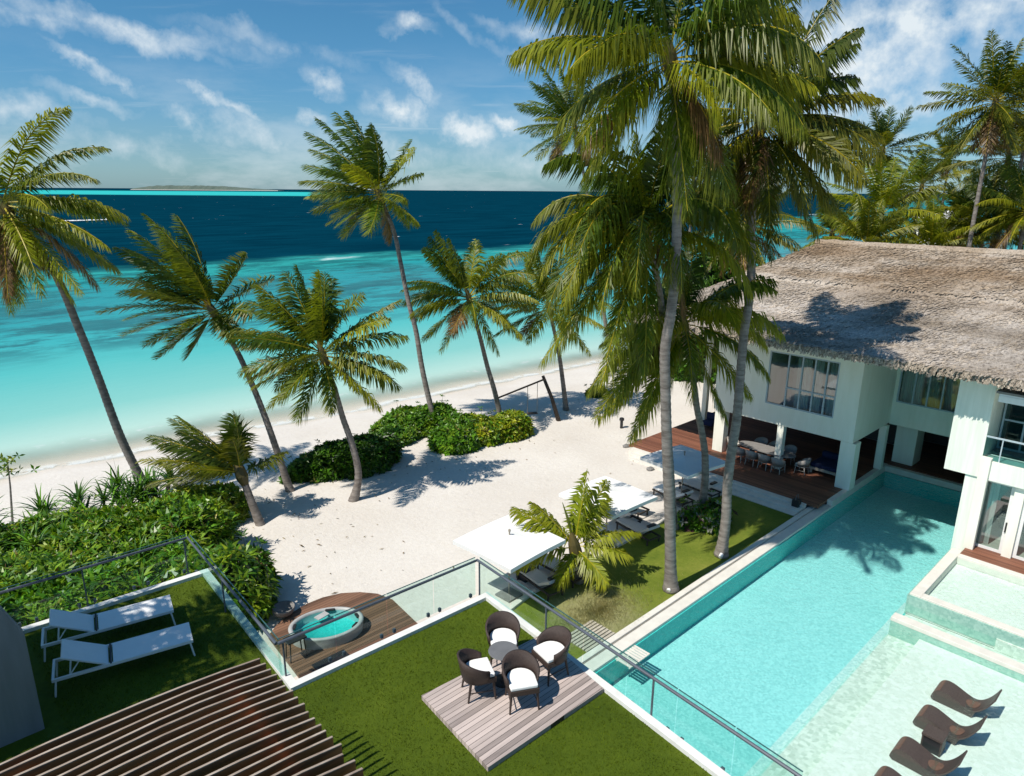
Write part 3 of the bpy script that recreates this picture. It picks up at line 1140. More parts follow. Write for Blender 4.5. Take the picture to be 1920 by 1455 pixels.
# ---- thatched roof: a hipped shell with a thick combed eave, then a fleece of straw tufts
def roof():
    rg = np.random.default_rng(11)
    EX0, EX1, RX = 29.4, 46.6, 38.0
    EY, RYL = 23.0, 16.4
    ZE, ZR = 7.65, 11.35
    YN = -12.0
    mb = MB()

    def facegrid(A, B, C, D, nu, nv):
        """A-B eave, D-C top; returns grid points"""
        A, B, C, D = map(np.array, (A, B, C, D))
        V = []
        for j in range(nv + 1):
            v = j / nv
            for i in range(nu + 1):
                u = i / nu
                p = (A * (1 - u) + B * u) * (1 - v) + (D * (1 - u) + C * u) * v
                # sagging slope and a lap where a newer layer overlaps the old one
                p = p + np.array([0, 0, .22 * math.sin(v * math.pi) * -1])
                lap = .11 if v > .60 + .012 * math.sin(p[1] * .9) else 0.0
                p[2] += lap + .03 * math.sin(p[1] * 1.7 + v * 9) * math.sin(v * 14 + p[1] * .5) + rg.normal() * .008
                V.append(p)
        return np.array(V)

    front = facegrid((EX0, EY, ZE), (EX0, YN, ZE), (RX, YN, ZR), (RX, RYL, ZR), 190, 44)
    back = facegrid((EX1, YN, ZE), (EX1, EY, ZE), (RX, RYL, ZR), (RX, YN, ZR), 60, 14)
    hip = facegrid((EX1, EY, ZE), (EX0, EY, ZE), (RX, RYL, ZR), (RX, RYL, ZR), 90, 30)
    for V, nu, nv in ((front, 190, 44), (back, 60, 14), (hip, 90, 30)):
        F = []
        for j in range(nv):
            for i in range(nu):
                a = j * (nu + 1) + i
                F.append((a, a + 1, a + nu + 2, a + nu + 1))
        mb.addnp(V, F, np.ones((len(F), 3)))
    # eave edge: thick, ragged
    th = .18
    for (p, q) in (((EX0, EY), (EX0, YN)), ((EX1, EY), (EX0, EY)), ((EX1, YN), (EX1, EY))):
        n = 160
        V = []
        for i in range(n + 1):
            u = i / n
            x = p[0] + (q[0] - p[0]) * u
            y = p[1] + (q[1] - p[1]) * u
            r = rg.normal() * .025
            V += [(x, y, ZE + r), (x + .06, y, ZE - th + r * 2)]
        F = [(2 * i, 2 * i + 1, 2 * i + 3, 2 * i + 2) for i in range(n)]
        mb.add(V, F, (.75, .72, .68))
    # soffit
    mb.add([(EX0 + .06, YN, ZE - .3), (EX1 - .06, YN, ZE - .3), (EX1 - .06, EY, ZE - .3), (EX0 + .06, EY, ZE - .3)], [(0, 1, 2, 3)], (.5, .45, .4))
    # tufts
    def tufts(A, B, C, D, count):
        A, B, C, D = map(np.array, (A, B, C, D))
        v = 1 - np.sqrt(1 - rg.random(count) * .995) if np.linalg.norm(C - D) < 1 else rg.random(count)
        u = rg.random(count)
        e0 = A[None] * (1 - u)[:, None] + B[None] * u[:, None]
        e1 = D[None] * (1 - u)[:, None] + C[None] * u[:, None]
        P = e0 * (1 - v)[:, None] + e1 * v[:, None]
        P[:, 2] -= .22 * np.sin(v * math.pi)
        P[:, 2] += np.where(v > .61, .11, 0)
        dn = e0 - e1
        dn /= np.linalg.norm(dn, axis=1)[:, None]
        along = (B - A) / np.linalg.norm(B - A)
        nr = np.cross(along[None], dn)
        nr *= np.sign(nr[:, 2:3])
        L = .10 + .18 * rg.random(count)
        Wd = .02 + .04 * rg.random(count)
        dd = dn + along[None] * rg.normal(0, .4, (count, 1)) + nr * (.02 + .13 * rg.random((count, 1)))
        sd = along[None] + dn * rg.normal(0, .2, (count, 1))
        P = P + nr * .012
        a = P - sd * Wd[:, None]
        b_ = P + sd * Wd[:, None]
        c = P + dd * L[:, None] + sd * (Wd * .7)[:, None]
        d_ = P + dd * L[:, None] - sd * (Wd * .7)[:, None]
        V = np.stack([a, b_, c, d_], 1).reshape(-1, 3)
        F = [(4 * i, 4 * i + 1, 4 * i + 2, 4 * i + 3) for i in range(count)]
        k = .80 + .42 * rg.random((count, 1))
        warm = rg.random((count, 1))
        C_ = np.concatenate([k * (1 + .06 * warm), k, k * (1 - .10 * warm)], 1)
        mb.addnp(V, F, C_)
    tufts((EX0, EY, ZE), (EX0, YN, ZE), (RX, YN, ZR), (RX, RYL, ZR), 30000)
    tufts((EX1, EY, ZE), (EX0, EY, ZE), (RX, RYL, ZR), (RX, RYL, ZR), 6000)
    # fringe hanging along the front eave
    n = 4200
    y = YN + (EY - YN) * rg.random(n)
    for yy in y:
        L = .08 + .16 * rg.random()
        wv = .02 + .035 * rg.random()
        x = EX0 - .02 + .1 * rg.random()
        z = ZE + .05 - .24 * rg.random()
        k = .55 + .7 * rg.random()
        j = rg.normal() * .05
        mb.add([(x, yy - wv, z), (x, yy + wv, z), (x - .05 - .05 * rg.random(), yy + wv * .6 + j, z - L), (x - .05, yy - wv * .6 + j, z - L)], [(0, 1, 2, 3)], (k * 1.05, k, k * .92))
    # ridge roll
    pts = [(RX, y_, ZR + .06 + rg.normal() * .02) for y_ in np.linspace(RYL + .2, YN, 60)]
    mb.tube(pts, .2, 8, (1.1, 1.08, 1.05))
    mb.build('thatched_roof', M['thatch'], villa)


roof()

# ================================================================== ROOF TERRACES
TZ = 4.5
RC, RR = np.array((9.78, 11.24)), np.array((9.29, 5.92))
dR = (RR - RC) / np.linalg.norm(RR - RC)
RE = RC + dR * 14
FL, LC, LL = np.array((4.88, 11.43)), np.array((5.18, 16.91)), np.array((1.15, 17.15))
terr = empty('terrace_building', (5, 8, 0), 'white building with two green turfed roof terraces at different depths', 'building')
outer = [tuple(LL), tuple(LC), tuple(FL), tuple(RC), tuple(RE), (-6, -4), (-6, 17.4)]
tw = MB()
tw.prism([tuple(LL + (0, -.1)), tuple(LC + (-.1, -.1)), tuple(FL + (-.1, -.1)), tuple(RC + (-.1, -.1)), tuple(RE + (-.1, 0)), (-6, -4), (-6, 17.0)][::-1], 0.0, TZ - .25)
tw.build('wall', M['plaster_streak'], terr)
sl = MB()
sl.prism(outer[::-1], TZ - .25, TZ - .02)
sl.build('roof_slab', M['plaster'], terr)


def off_poly(p, q, w):
    d = (np.array(q) - np.array(p))
    d = d / np.linalg.norm(d)
    return np.array((d[1], -d[0])) * w


kr = MB()
edge = [tuple(LL), tuple(LC), tuple(FL), tuple(RC), tuple(RE)]
# kerb as mitred strip, 0.2 wide, inside the slab edge
E_ = [np.array(e) for e in edge]
inn = []
for i, p in enumerate(E_):
    ns = []
    if i > 0:
        d = E_[i] - E_[i - 1]
        d /= np.linalg.norm(d)
        ns.append(np.array((d[1], -d[0])))
    if i < len(E_) - 1:
        d = E_[i + 1] - E_[i]
        d /= np.linalg.norm(d)
        ns.append(np.array((d[1], -d[0])))
    if len(ns) == 1:
        inn.append(p + ns[0] * .17)
    else:
        k = ns[0] + ns[1]
        k = k / (k.dot(ns[0]))
        inn.append(p + k * .17)
for i in range(len(E_) - 1):
    kr.prism([tuple(E_[i]), tuple(inn[i]), tuple(inn[i + 1]), tuple(E_[i + 1])], TZ - .02, TZ + .10)
M['kerb_white'] = simple('weathered_white_kerb', (.66, .66, .62), .8, .1, 3, .1, 40, col2=(.80, .80, .77))
kr.build('kerb', M['kerb_white'], terr)
tf = MB()
g = 0.004
tf.add([(*inn[0], TZ + .012), (*inn[1], TZ + .012), (*inn[2], TZ + .012), (-6, inn[2][1], TZ + .012), (-6, 17, TZ + .012)], [(4, 3, 2, 1, 0)])
tf.add([(*inn[2], TZ + .012), (*inn[3], TZ + .012), (*inn[4], TZ + .012), (-6, inn[4][1], TZ + .012), (-6, inn[2][1], TZ + .012)], [(4, 3, 2, 1, 0)])
turf = tf.build('turf', M['turf'], terr)
# turf pile: short blades
rg = np.random.default_rng(3)


def in_terrace(x, y):
    if y > inn[2][1]:
        return 1.25 < x < (inn[1][0] + (inn[2][0] - inn[1][0]) * (inn[1][1] - y) / (inn[1][1] - inn[2][1])) and y < inn[1][1]
    return x < inn[3][0] + (inn[4][0] - inn[3][0]) * (inn[3][1] - y) / (inn[3][1] - inn[4][1]) and y < inn[3][1] + .19 * (9.6 - x) / 4.7


npile = 60000
xs_ = 1.2 + 8.6 * rg.random(npile)
ys_ = 4.2 + 13 * rg.random(npile)
V, F, C = [], [], []
for x, y in zip(xs_, ys_):
    if not in_terrace(x, y):
        continue
    a = rg.random() * 6.28
    h = .018 + .02 * rg.random()
    lx, ly = math.cos(a), math.sin(a)
    o = len(V)
    V += [(x - ly * .009, y + lx * .009, TZ + .012), (x + ly * .009, y - lx * .009, TZ + .012), (x + lx * .022, y + ly * .022, TZ + .012 + h)]
    F.append((o, o + 1, o + 2))
    k = .6 + .8 * rg.random()
    C.append((.078 * k, .115 * k, .006 * k))
pile = MB()
pile.addnp(np.array(V), F, C)
po = pile.build('turf_pile', M['pile'], terr)
tag(po, kind='stuff')

# grey wing wall beside the loungers, with an unseen block added behind it to shade the loungers
gw = MB()
prof = [(.97, TZ), (.97, 6.5), (.30, 8.2), (-6, 8.25), (-6, TZ)]
n_ = len(prof)
V = [(x, 13.4, z) for x, z in prof] + [(x, 13.62, z) for x, z in prof]
gw.add(V, [tuple(range(n_)), tuple(range(2 * n_ - 1, n_ - 1, -1))] + [(i, n_ + i, n_ + (i + 1) % n_, (i + 1) % n_) for i in range(n_)])
tag(gw.build('wing_wall', M['grey_wall']), 'grey rendered wing wall with a sloping top beside the white loungers', 'wall')
MB().box((-6, 13.63, TZ + .02), (.25, 17.0, 8.7)).build('shade_block', M['plaster_streak'], terr)


# ------------------------------------------------------------------ glass balustrades
def balustrade(label, pts, post_at, panel=1.2, z0=TZ - .12, zr=5.4):
    r = empty('glass_balustrade', (*pts[0], TZ), label, 'balustrade', 'glass balustrades round the roof terraces')
    rail = MB()
    rail.tube([(*p, zr) for p in pts], .034, 8)
    rail.build('handrail', M['metal'], r)
    for (i, k) in post_at:
        p = np.array(pts[i]) * (1 - k) + np.array(pts[i + 1]) * k
        ps = MB()
        ps.bar((*p, z0), (*p, zr - .02), .03, .03)
        ps.box((p[0] - .05, p[1] - .05, z0), (p[0] + .05, p[1] + .05, z0 + .02))
        ps.build('post', M['metal'], r)
    for i in range(len(pts) - 1):
        a, b_ = np.array(pts[i]), np.array(pts[i + 1])
        d_ = b_ - a
        L = np.linalg.norm(d_)
        d_ = d_ / L
        nrm = np.array((-d_[1], d_[0])) * .07
        n = max(1, int(round(L / panel)))
        for j in range(n):
            s0, s1 = a + d_ * (L * j / n + .012) + nrm, a + d_ * (L * (j + 1) / n - .012) + nrm
            pn = MB()
            t = nrm / .07 * .006
            pn.prism([tuple(s0 - t), tuple(s1 - t), tuple(s1 + t), tuple(s0 + t)], z0 + .05, zr + .04)
            pno = pn.build('glass_pane', M['glass'], r)
            for q in (s0 + d_ * .15, s1 - d_ * .15):
                cl = MB()
                cl.box((q[0] - .03, q[1] - .03, z0 + .03), (q[0] + .03, q[1] + .03, z0 + .12))
                cl.build('clamp', M['metal'], pno)
            ed = MB()
            t2 = t * 1.4
            ed.prism([tuple(s0 - t2), tuple(s1 - t2), tuple(s1 + t2), tuple(s0 + t2)], zr + .042, zr + .056)
            ed.build('glass_edge', M['glass_edge'], pno)
    return r


balustrade('glass balustrade round the lounger terrace with a grey handrail', [(0.2, 17.52), (4.92, 17.34), (4.67, 11.70)], [(0, .5), (0, .98), (1, .45)])
balustrade('long glass balustrade round the terrace with the wicker chairs', [(4.70, 11.68), (9.67, 11.48), (9.13, 3.2)], [(0, .02), (1, .01), (1, .30), (1, .655), (1, .99)])

# ------------------------------------------------------------------ pergola
perg = empty('pergola', (1, 6, TZ), 'dark slatted timber pergola with pale slat edges', 'pergola')
s1, s2 = MB(), MB()
rg = np.random.default_rng(8)
for i in range(52):
    y = 9.74 - i * .178 + rg.normal() * .006
    pts = []
    for x in np.linspace(-4.5, 3.62 + rg.normal() * .02, 15):
        z = 6.86 - (.16 * ((x - 1.6) / 2.0) ** 2 if x > 1.6 else 0) + .012 * math.sin(x * 2 + i)
        pts.append((x, y + .012 * math.sin(x * 1.3 + i * .7), z))
    for a, b_ in zip(pts[:-1], pts[1:]):
        V = []
        for p in (a, b_):
            V += [(p[0], p[1] - .016, p[2] - .17), (p[0], p[1] + .016, p[2] - .17), (p[0], p[1] + .016, p[2]), (p[0], p[1] - .016, p[2])]
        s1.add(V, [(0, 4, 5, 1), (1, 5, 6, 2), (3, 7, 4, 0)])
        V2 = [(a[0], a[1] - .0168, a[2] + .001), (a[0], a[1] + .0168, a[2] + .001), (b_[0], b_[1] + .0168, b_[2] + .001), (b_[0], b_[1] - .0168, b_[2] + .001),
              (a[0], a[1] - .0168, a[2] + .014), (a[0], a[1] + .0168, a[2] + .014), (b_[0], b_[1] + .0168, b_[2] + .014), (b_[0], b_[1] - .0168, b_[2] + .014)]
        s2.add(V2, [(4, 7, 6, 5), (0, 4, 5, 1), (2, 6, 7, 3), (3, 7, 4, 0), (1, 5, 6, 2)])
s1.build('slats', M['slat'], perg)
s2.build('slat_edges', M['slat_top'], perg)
for x in (3.0, .4, -2.2):
    bm_ = MB()
    bm_.box((x - .05, .6, 6.48), (x + .05, 9.7, 6.66))
    bm_.build('beam', M['slat'], perg)
for (x, y) in ((3.0, 8.2), (3.0, 2.2), (-2.2, 8.2)):
    MB().box((x - .06, y - .06, TZ), (x + .06, y + .06, 6.48)).build('post', M['slat'], perg)


# ------------------------------------------------------------------ white sun loungers on the terrace
def terrace_lounger(foot, head, label):
    foot, head = np.array(foot), np.array(head)
    ang = math.atan2(*(head - foot)[::-1])
    L = np.linalg.norm(head - foot)
    r = empty('sun_lounger', (*foot, TZ + .012), label, 'sun lounger', 'white sun loungers on the lounger terrace')
    r.rotation_euler = (0, 0, 0)
    Mx = Matrix.Translation(Vector((*foot, TZ + .012))) @ Matrix.Rotation(ang, 4, 'Z')
    T = lambda *p: Mx @ Vector(p)
    w = .34
    joint = L * .60
    fr = MB()
    for s in (-1, 1):
        fr.bar(T(0, s * w, .36), T(L, s * w, .36), .045, .06)
    fr.bar(T(.03, -w, .36), T(.03, w, .36), .045, .05)
    fr.bar(T(L - .02, -w, .36), T(L - .02, w, .36), .045, .05)
    fr.bar(T(joint, -w, .335), T(joint, w, .335), .03, .04)
    fr.bar(T(L - .3, -w, .34), T(L - .3, w, .34), .03, .03)
    fr.build('frame', M['white_paint'], r)
    for x in (.06, L - .06):
        for s in (-1, 1):
            lg = MB()
            lg.bar(T(x, s * w, .335), T(x + (.05 if x > 1 else -.05), s * w, 0), .05, .03)
            lg.build('leg', M['white_paint'], r)
    st = MB()
    V = []
    for x, z in ((0.0, .395), (joint * .5, .385), (joint - .04, .395)):
        for s in (-1, 1):
            V.append(T(x, s * (w + .01), z))
        for s in (-1, 1):
            V.append(T(x, s * (w + .01), z - .022))
    F = []
    for i in range(2):
        a = i * 4
        F += [(a, a + 4, a + 5, a + 1), (a + 2, a + 3, a + 7, a + 6), (a, a + 2, a + 6, a + 4), (a + 1, a + 5, a + 7, a + 3)]
    F += [(0, 1, 3, 2), (8, 10, 11, 9)]
    st.add(V, F)
    st.build('seat_sling', M['white_fabric'], r)
    bk = MB()
    b0, b1 = (joint + .04, .385), (joint + .04 + .74, .80)
    V = []
    for (x, z) in (b0, b1):
        V += [T(x, -w, z), T(x, w, z), T(x + .02, w, z - .025), T(x + .02, -w, z - .025)]
    bk.add(V, [(0, 1, 5, 4), (3, 7, 6, 2), (0, 4, 7, 3), (1, 2, 6, 5), (4, 5, 6, 7), (0, 3, 2, 1)])
    bk.build('backrest', M['white_fabric'], r)
    for s in (-1, 1):
        pr = MB()
        pr.bar(T(joint + .5, s * (w - .06), .62), T(L - .3, s * (w - .06), .35), .02)
        pr.build('prop', M['white_paint'], r)
    hg = MB()
    hg.bar(T(joint, -w - .02, .40), T(joint, w + .02, .40), .03, .02)
    hg.build('hinge', M['black'], r)
    return r


terrace_lounger((3.86, 15.42), (1.42, 15.92), 'white sling sun lounger nearer the glass balustrade and hedge')
terrace_lounger((3.80, 14.02), (1.36, 14.56), 'white sling sun lounger nearer the dark pergola')

# ------------------------------------------------------------------ timber platform with the four wicker chairs
pf = MB()
pl = [(6.46, 9.37), (9.54, 9.15), (9.2, 7.11), (6.26, 7.19)]
pf.prism(pl[::-1], TZ + .014, TZ + .11)
tag(pf.build('timber_platform', M['deck_grey'], origin=(7.9, 8.2, TZ)), 'weathered grey timber platform under the wicker chairs', 'platform')
PZ = TZ + .11


def tub_chair(loc, ang, label, group, z, mats, scale=1.0):
    r = empty('wicker_chair', (*loc, z), label, 'chair', group)
    Mx = Matrix.Translation(Vector((*loc, z))) @ Matrix.Rotation(ang, 4, 'Z') @ Matrix.Scale(scale, 4)
    T = lambda *p: Mx @ Vector(p)          # +X = the way the chair faces
    # seat frame: D outline
    out = [(.25, -.27), (.25, .27)]
    arc = []
    for k in range(13):
        a = R_(90 + 180 * k / 12)
        arc.append((.0 + .27 * math.cos(a) * 1.05, .275 * math.sin(a)))
    Dp = [(.27, -.26), (.27, .26)] + arc

    def dprism(mb, sc, z0, z1):
        n = len(Dp)
        V = [T(x * sc, y * sc, z0) for x, y in Dp] + [T(x * sc, y * sc, z1) for x, y in Dp]
        mb.add(V, [tuple(range(n - 1, -1, -1)), tuple(range(n, 2 * n))] + [(i, (i + 1) % n, n + (i + 1) % n, n + i) for i in range(n)])
    s = MB()
    dprism(s, 1.0, .36, .45)
    s.build('seat', mats[0], r)
    c = MB()
    dprism(c, .93, .452, .52)
    c.build('cushion', mats[1], r, bevel=.02)
    bk = MB()
    N, R0 = 26, .29
    V = []
    for i in range(N + 1):
        a = -118 + 236 * i / N
        k = math.cos(R_(a) / 1.45)
        h = .57 + .25 * max(0, k) ** 1.2
        ang_ = R_(180 + a)
        lean = .055 * max(0, k)
        for rr, zz in ((R0, .40), (R0 + .01 + lean * .5, (.40 + h) / 2), (R0 + .02 + lean, h), (R0 - .02 + lean, h + .005), (R0 - .025 + lean * .5, (.40 + h) / 2), (R0 - .03, .42)):
            V.append(T(rr * math.cos(ang_) * 1.02 + .0, rr * math.sin(ang_), zz))
    F = []
    for i in range(N):
        for k in range(6):
            F.append((i * 6 + k, i * 6 + (k + 1) % 6, (i + 1) * 6 + (k + 1) % 6, (i + 1) * 6 + k))
    F += [tuple(range(5, -1, -1)), tuple(range(N * 6, N * 6 + 6))]
    bk.add(V, F)
    bk.build('backrest', mats[0], r, smooth=True)
    for (x, y, ox, oy) in ((.22, -.23, .03, -.03), (.22, .23, .03, .03), (-.18, -.19, -.06, -.03), (-.18, .19, -.06, .03)):
        lg = MB()
        lg.tube([T(x, y, .37), T(x + ox * .5, y + oy * .5, .18), T(x + ox, y + oy, 0)], [.026 * scale, .022 * scale, .016 * scale], 7)
        lg.build('leg', mats[0], r)
    sp = MB()
    sp.bar(T(.23, -.235, .17), T(-.2, -.2, .17), .015)
    sp.bar(T(.23, .235, .17), T(-.2, .2, .17), .015)
    sp.build('stretcher', mats[0], r)
    return r


tabc = gz(944, 1221, PZ + .70)[:2]
wm = (M['wicker'], M['white_fabric'])
GC = 'wicker chairs on the terrace platform'
chl, chn, chr_, chf = gz(896, 1257, PZ + .5)[:2], gz(977, 1275, PZ + .5)[:2], gz(1034, 1222, PZ + .5)[:2], gz(943, 1197, PZ + .5)[:2]
dirn = lambda a, b_: math.atan2(b_[1] - a[1], b_[0] - a[0])
cdir = math.atan2(-FH[1], -FH[0])
tub_chair(chl, dirn(chl, chr_) - .05, 'dark wicker chair with its back to the open turf, facing the far glass', GC, PZ, wm, 1.08)
tub_chair(chr_, dirn(chr_, chl) + .2, 'dark wicker chair with its back against the pool side balustrade', GC, PZ, wm, 1.08)
tub_chair(chf, cdir + .12, 'dark wicker chair behind the round table, farthest from the camera', GC, PZ, wm, 1.08)
tub_chair(chn, cdir + .25, 'dark wicker chair turned away from the round table, at the front of the platform', GC, PZ, wm, 1.08)
tb = empty('round_table', (*tabc, PZ), 'small round smoked top table between the four wicker chairs', 'table')
MB().lathe([(.0, .70), (.29, .70), (.30, .71), (.29, .725), (0, .725)], (*tabc, PZ), 32).build('tabletop', M['grey_glass'], tb)
MB().lathe([(.05, .03), (.035, .08), (.03, .4), (.04, .66), (.12, .70)], (*tabc, PZ), 16).build('pedestal', M['wicker'], tb, smooth=True)
MB().lathe([(0, .0), (.2, .0), (.2, .02), (.06, .04), (0, .04)], (*tabc, PZ), 24).build('foot', M['wicker'], tb)

# ------------------------------------------------------------------ hot tub on its timber deck
dk = [gz(x, y, .12)[:2] for x, y in ((503, 1192), (520, 1170), (545, 1150), (575, 1132), (605, 1120), (640, 1112), (675, 1110), (708, 1113), (736, 1124), (782, 1168))]
dk = [tuple(p) for p in dk] + [(dk[-1][0], 11.6), (7.0, 11.6)]
td = MB()
td.prism(dk[::-1], .01, .12)
tag(td.build('tub_deck', M['deck_tub'], origin=(9, 17, 0)), 'rounded brown timber deck round the hot tub on the sand', 'deck')
tc = gz(612, 1167, .50)
tub = empty('hot_tub', (tc[0], tc[1], .12), 'oval grey hot tub filled with turquoise water', 'hot tub')
TUBM = Matrix.Translation(Vector((tc[0], tc[1], .12))) @ Matrix.Rotation(R_(-24), 4, 'Z') @ Matrix.Diagonal((1.0, .74, 1.0, 1.0))


def tubpart(mb, name, mat, smooth=True, bevel=0):
    mb.v = [tuple(TUBM @ Vector(p)) for p in mb.v]
    return mb.build(name, mat, tub, smooth=smooth, bevel=bevel)


TR = 1.14
tubpart(MB().lathe([(TR, 0), (TR + .02, .15), (TR + .04, .32), (TR + .05, .36), (TR - .01, .39), (TR - .08, .38), (TR - .11, .32), (TR - .15, .1), (TR - .6, -.0), (0, 0)], n=56), 'shell', M['tub_shell'])
tubpart(MB().lathe([(TR - .115, .2), (TR - .155, .08), (0.01, .06)], (0, 0, .01), 56), 'lining', M['tile_wall'])
tubpart(MB().disc((0, 0, .31), TR - .105, 56), 'tub_water', M['water'], False)
for a in (10, 80, 170, 215, 330):
    hd = MB()
    hd.box((-.16, -.05, 0), (.16, .06, .07), M=Matrix.Translation(Vector(((TR - .13) * math.cos(R_(a)), (TR - .13) * math.sin(R_(a)), .31))) @ Matrix.Rotation(R_(a + 90), 4, 'Z'))
    tubpart(hd, 'headrest', M['black'], False, .02)
tr_ = MB()
tr_.box((-.22, -.12, 0), (.22, .12, .03), M=Matrix.Translation(Vector((tc[0] + .1, tc[1] + .5, .435))) @ Matrix.Rotation(R_(10), 4, 'Z'))
tag(tr_.build('serving_tray', M['tub_shell'], origin=(tc[0] + .1, tc[1] + .5, .435)), 'small pale tray floating on the hot tub water', 'tray')
bc = gz(533, 1152, .12)
MBo = MB().lathe([(0, .02), (.2, 0), (.3, .08), (.36, .22), (.37, .3), (.33, .3), (.3, .18), (0, .14)], (bc[0], bc[1], .12), 28)
tag(MBo.build('stone_bowl', M['concrete'], smooth=True, origin=(bc[0], bc[1], .12)), 'round grey stone bowl on the edge of the hot tub deck', 'bowl')
sc_ = gz(556, 1232, .12)
stn = empty('side_stand', (sc_[0], sc_[1], .12), 'dark slim legged side stand beside the hot tub', 'side table')
MB().box((sc_[0] - .3, sc_[1] - .2, .78), (sc_[0] + .3, sc_[1] + .2, .82)).build('tabletop', M['black'], stn)
for ax in (-1, 1):
    for ay in (-1, 1):
        MB().bar((sc_[0] + ax * .26, sc_[1] + ay * .16, .12), (sc_[0] + ax * .22, sc_[1] + ay * .14, .78), .03).build('leg', M['black'], stn)
mt = gz(625, 1243, .12)
tag(MB().box((mt[0] - .55, mt[1] - .35, .124), (mt[0] + .55, mt[1] + .35, .14)).build('rubber_mat', M['black']), 'dark rubber mat on the hot tub deck by the wall', 'mat')


# ------------------------------------------------------------------ in-water loungers
def pool_lounger(x, label):
    y0, z0 = 4.02, -.235
    r = empty('pool_lounger', (x, y0, z0), label, 'pool lounger', 'brown wicker loungers standing in the shallow pool')
    prof = [(0.0, .10), (.06, .30), (.16, .40), (.30, .42), (.5, .37), (.75, .26), (.95, .20), (1.1, .24), (1.25, .40), (1.38, .62), (1.48, .86)]
    W = .33

    def band(pr, mat, name, y_in=W, lift=0.0, th=.035):
        mb = MB()
        V = []
        n = len(pr)
        for i, (s, z) in enumerate(pr):
            a, b_ = pr[max(i - 1, 0)], pr[min(i + 1, n - 1)]
            ds, dz = b_[0] - a[0], b_[1] - a[1]
            l = math.hypot(ds, dz)
            nx, nz = -dz / l, ds / l
            for sg in (-1, 1):
                V.append((x + sg * y_in, y0 - (s + nx * lift), z0 + z + nz * lift))
            for sg in (1, -1):
                V.append((x + sg * y_in, y0 - (s + nx * (lift - th)), z0 + z + nz * (lift - th)))
        F = []
        for i in range(n - 1):
            a = i * 4
            for k in range(4):
                F.append((a + k, a + (k + 1) % 4, a + 4 + (k + 1) % 4, a + 4 + k))
        F += [(3, 2, 1, 0), (n * 4 - 4, n * 4 - 3, n * 4 - 2, n * 4 - 1)]
        mb.add(V, F)
        return mb.build(name, mat, r, smooth=False)
    # smooth the profile
    from bisect import bisect
    t = np.linspace(0, 1, 33)
    ss = np.interp(t * (len(prof) - 1), range(len(prof)), [p[0] for p in prof])
    zz = np.interp(t * (len(prof) - 1), range(len(prof)), [p[1] for p in prof])
    k = np.array([.25, .5, .25])
    for _ in range(4):
        ss[1:-1] = np.convolve(ss, k, 'same')[1:-1]
        zz[1:-1] = np.convolve(zz, k, 'same')[1:-1]
    P_ = list(zip(ss, zz))
    band(P_, M['wicker_pool'], 'shell')
    # skirt closing the sides down to the pool floor
    for sg in (-1, 1):
        sk = MB()
        V = []
        for s, z in P_[:24]:
            V += [(x + sg * (W - .004), y0 - s, z0 + z - .03), (x + sg * (W - .004), y0 - max(.08, min(s, 1.05)), z0)]
        F = [(2 * i, 2 * i + 1, 2 * i + 3, 2 * i + 2) for i in range(len(P_[:24]) - 1)]
        sk.add(V, F)
        sk.build('side_panel', M['wicker_pool'], r)
    # paler foot roll and seat patch
    i0 = [p for p in P_ if .03 < p[0] < .16]
    band([p for p in P_[1:8]], M['wicker_light'], 'foot_roll', W - .01, .006, .012)
    mb = MB()
    V = []
    for q in range(24):
        a = 2 * math.pi * q / 24
        s = .98 + .17 * math.cos(a)
        z = float(np.interp(s, ss, zz))
        V.append((x + .19 * math.sin(a), y0 - s, z0 + z + .012))
    V.append((x, y0 - .98, z0 + float(np.interp(.98, ss, zz)) + .012))
    mb.add(V, [(q, (q + 1) % 24, 24) for q in range(24)])
    mb.build('seat_patch', M['wicker_light'], r)
    return r


pool_lounger(21.0, 'brown wicker pool lounger nearest the stone divider wall')
pool_lounger(19.5, 'brown wicker pool lounger on the divider side of the small side table')
pool_lounger(17.75, 'brown wicker pool lounger on the near side of the small side table')
pool_lounger(16.3, 'brown wicker pool lounger cut off by the bottom of the frame')
st = empty('pool_side_table', (18.62, 3.35, -.235), 'small brown wicker side table between two pool loungers', 'side table')
MB().box((18.38, 3.1, .20), (18.86, 3.6, .26)).build('tabletop', M['wicker_pool'], st)
MB().box((18.41, 3.55, -.235), (18.83, 3.59, .20)).build('side_panel', M['wicker_pool'], st)
MB().box((18.41, 3.11, -.235), (18.83, 3.15, .20)).build('side_panel', M['wicker_pool'], st)
MB().box((18.42, 3.15, -.235), (18.46, 3.55, .20)).build('shelf_back', M['black'], st)


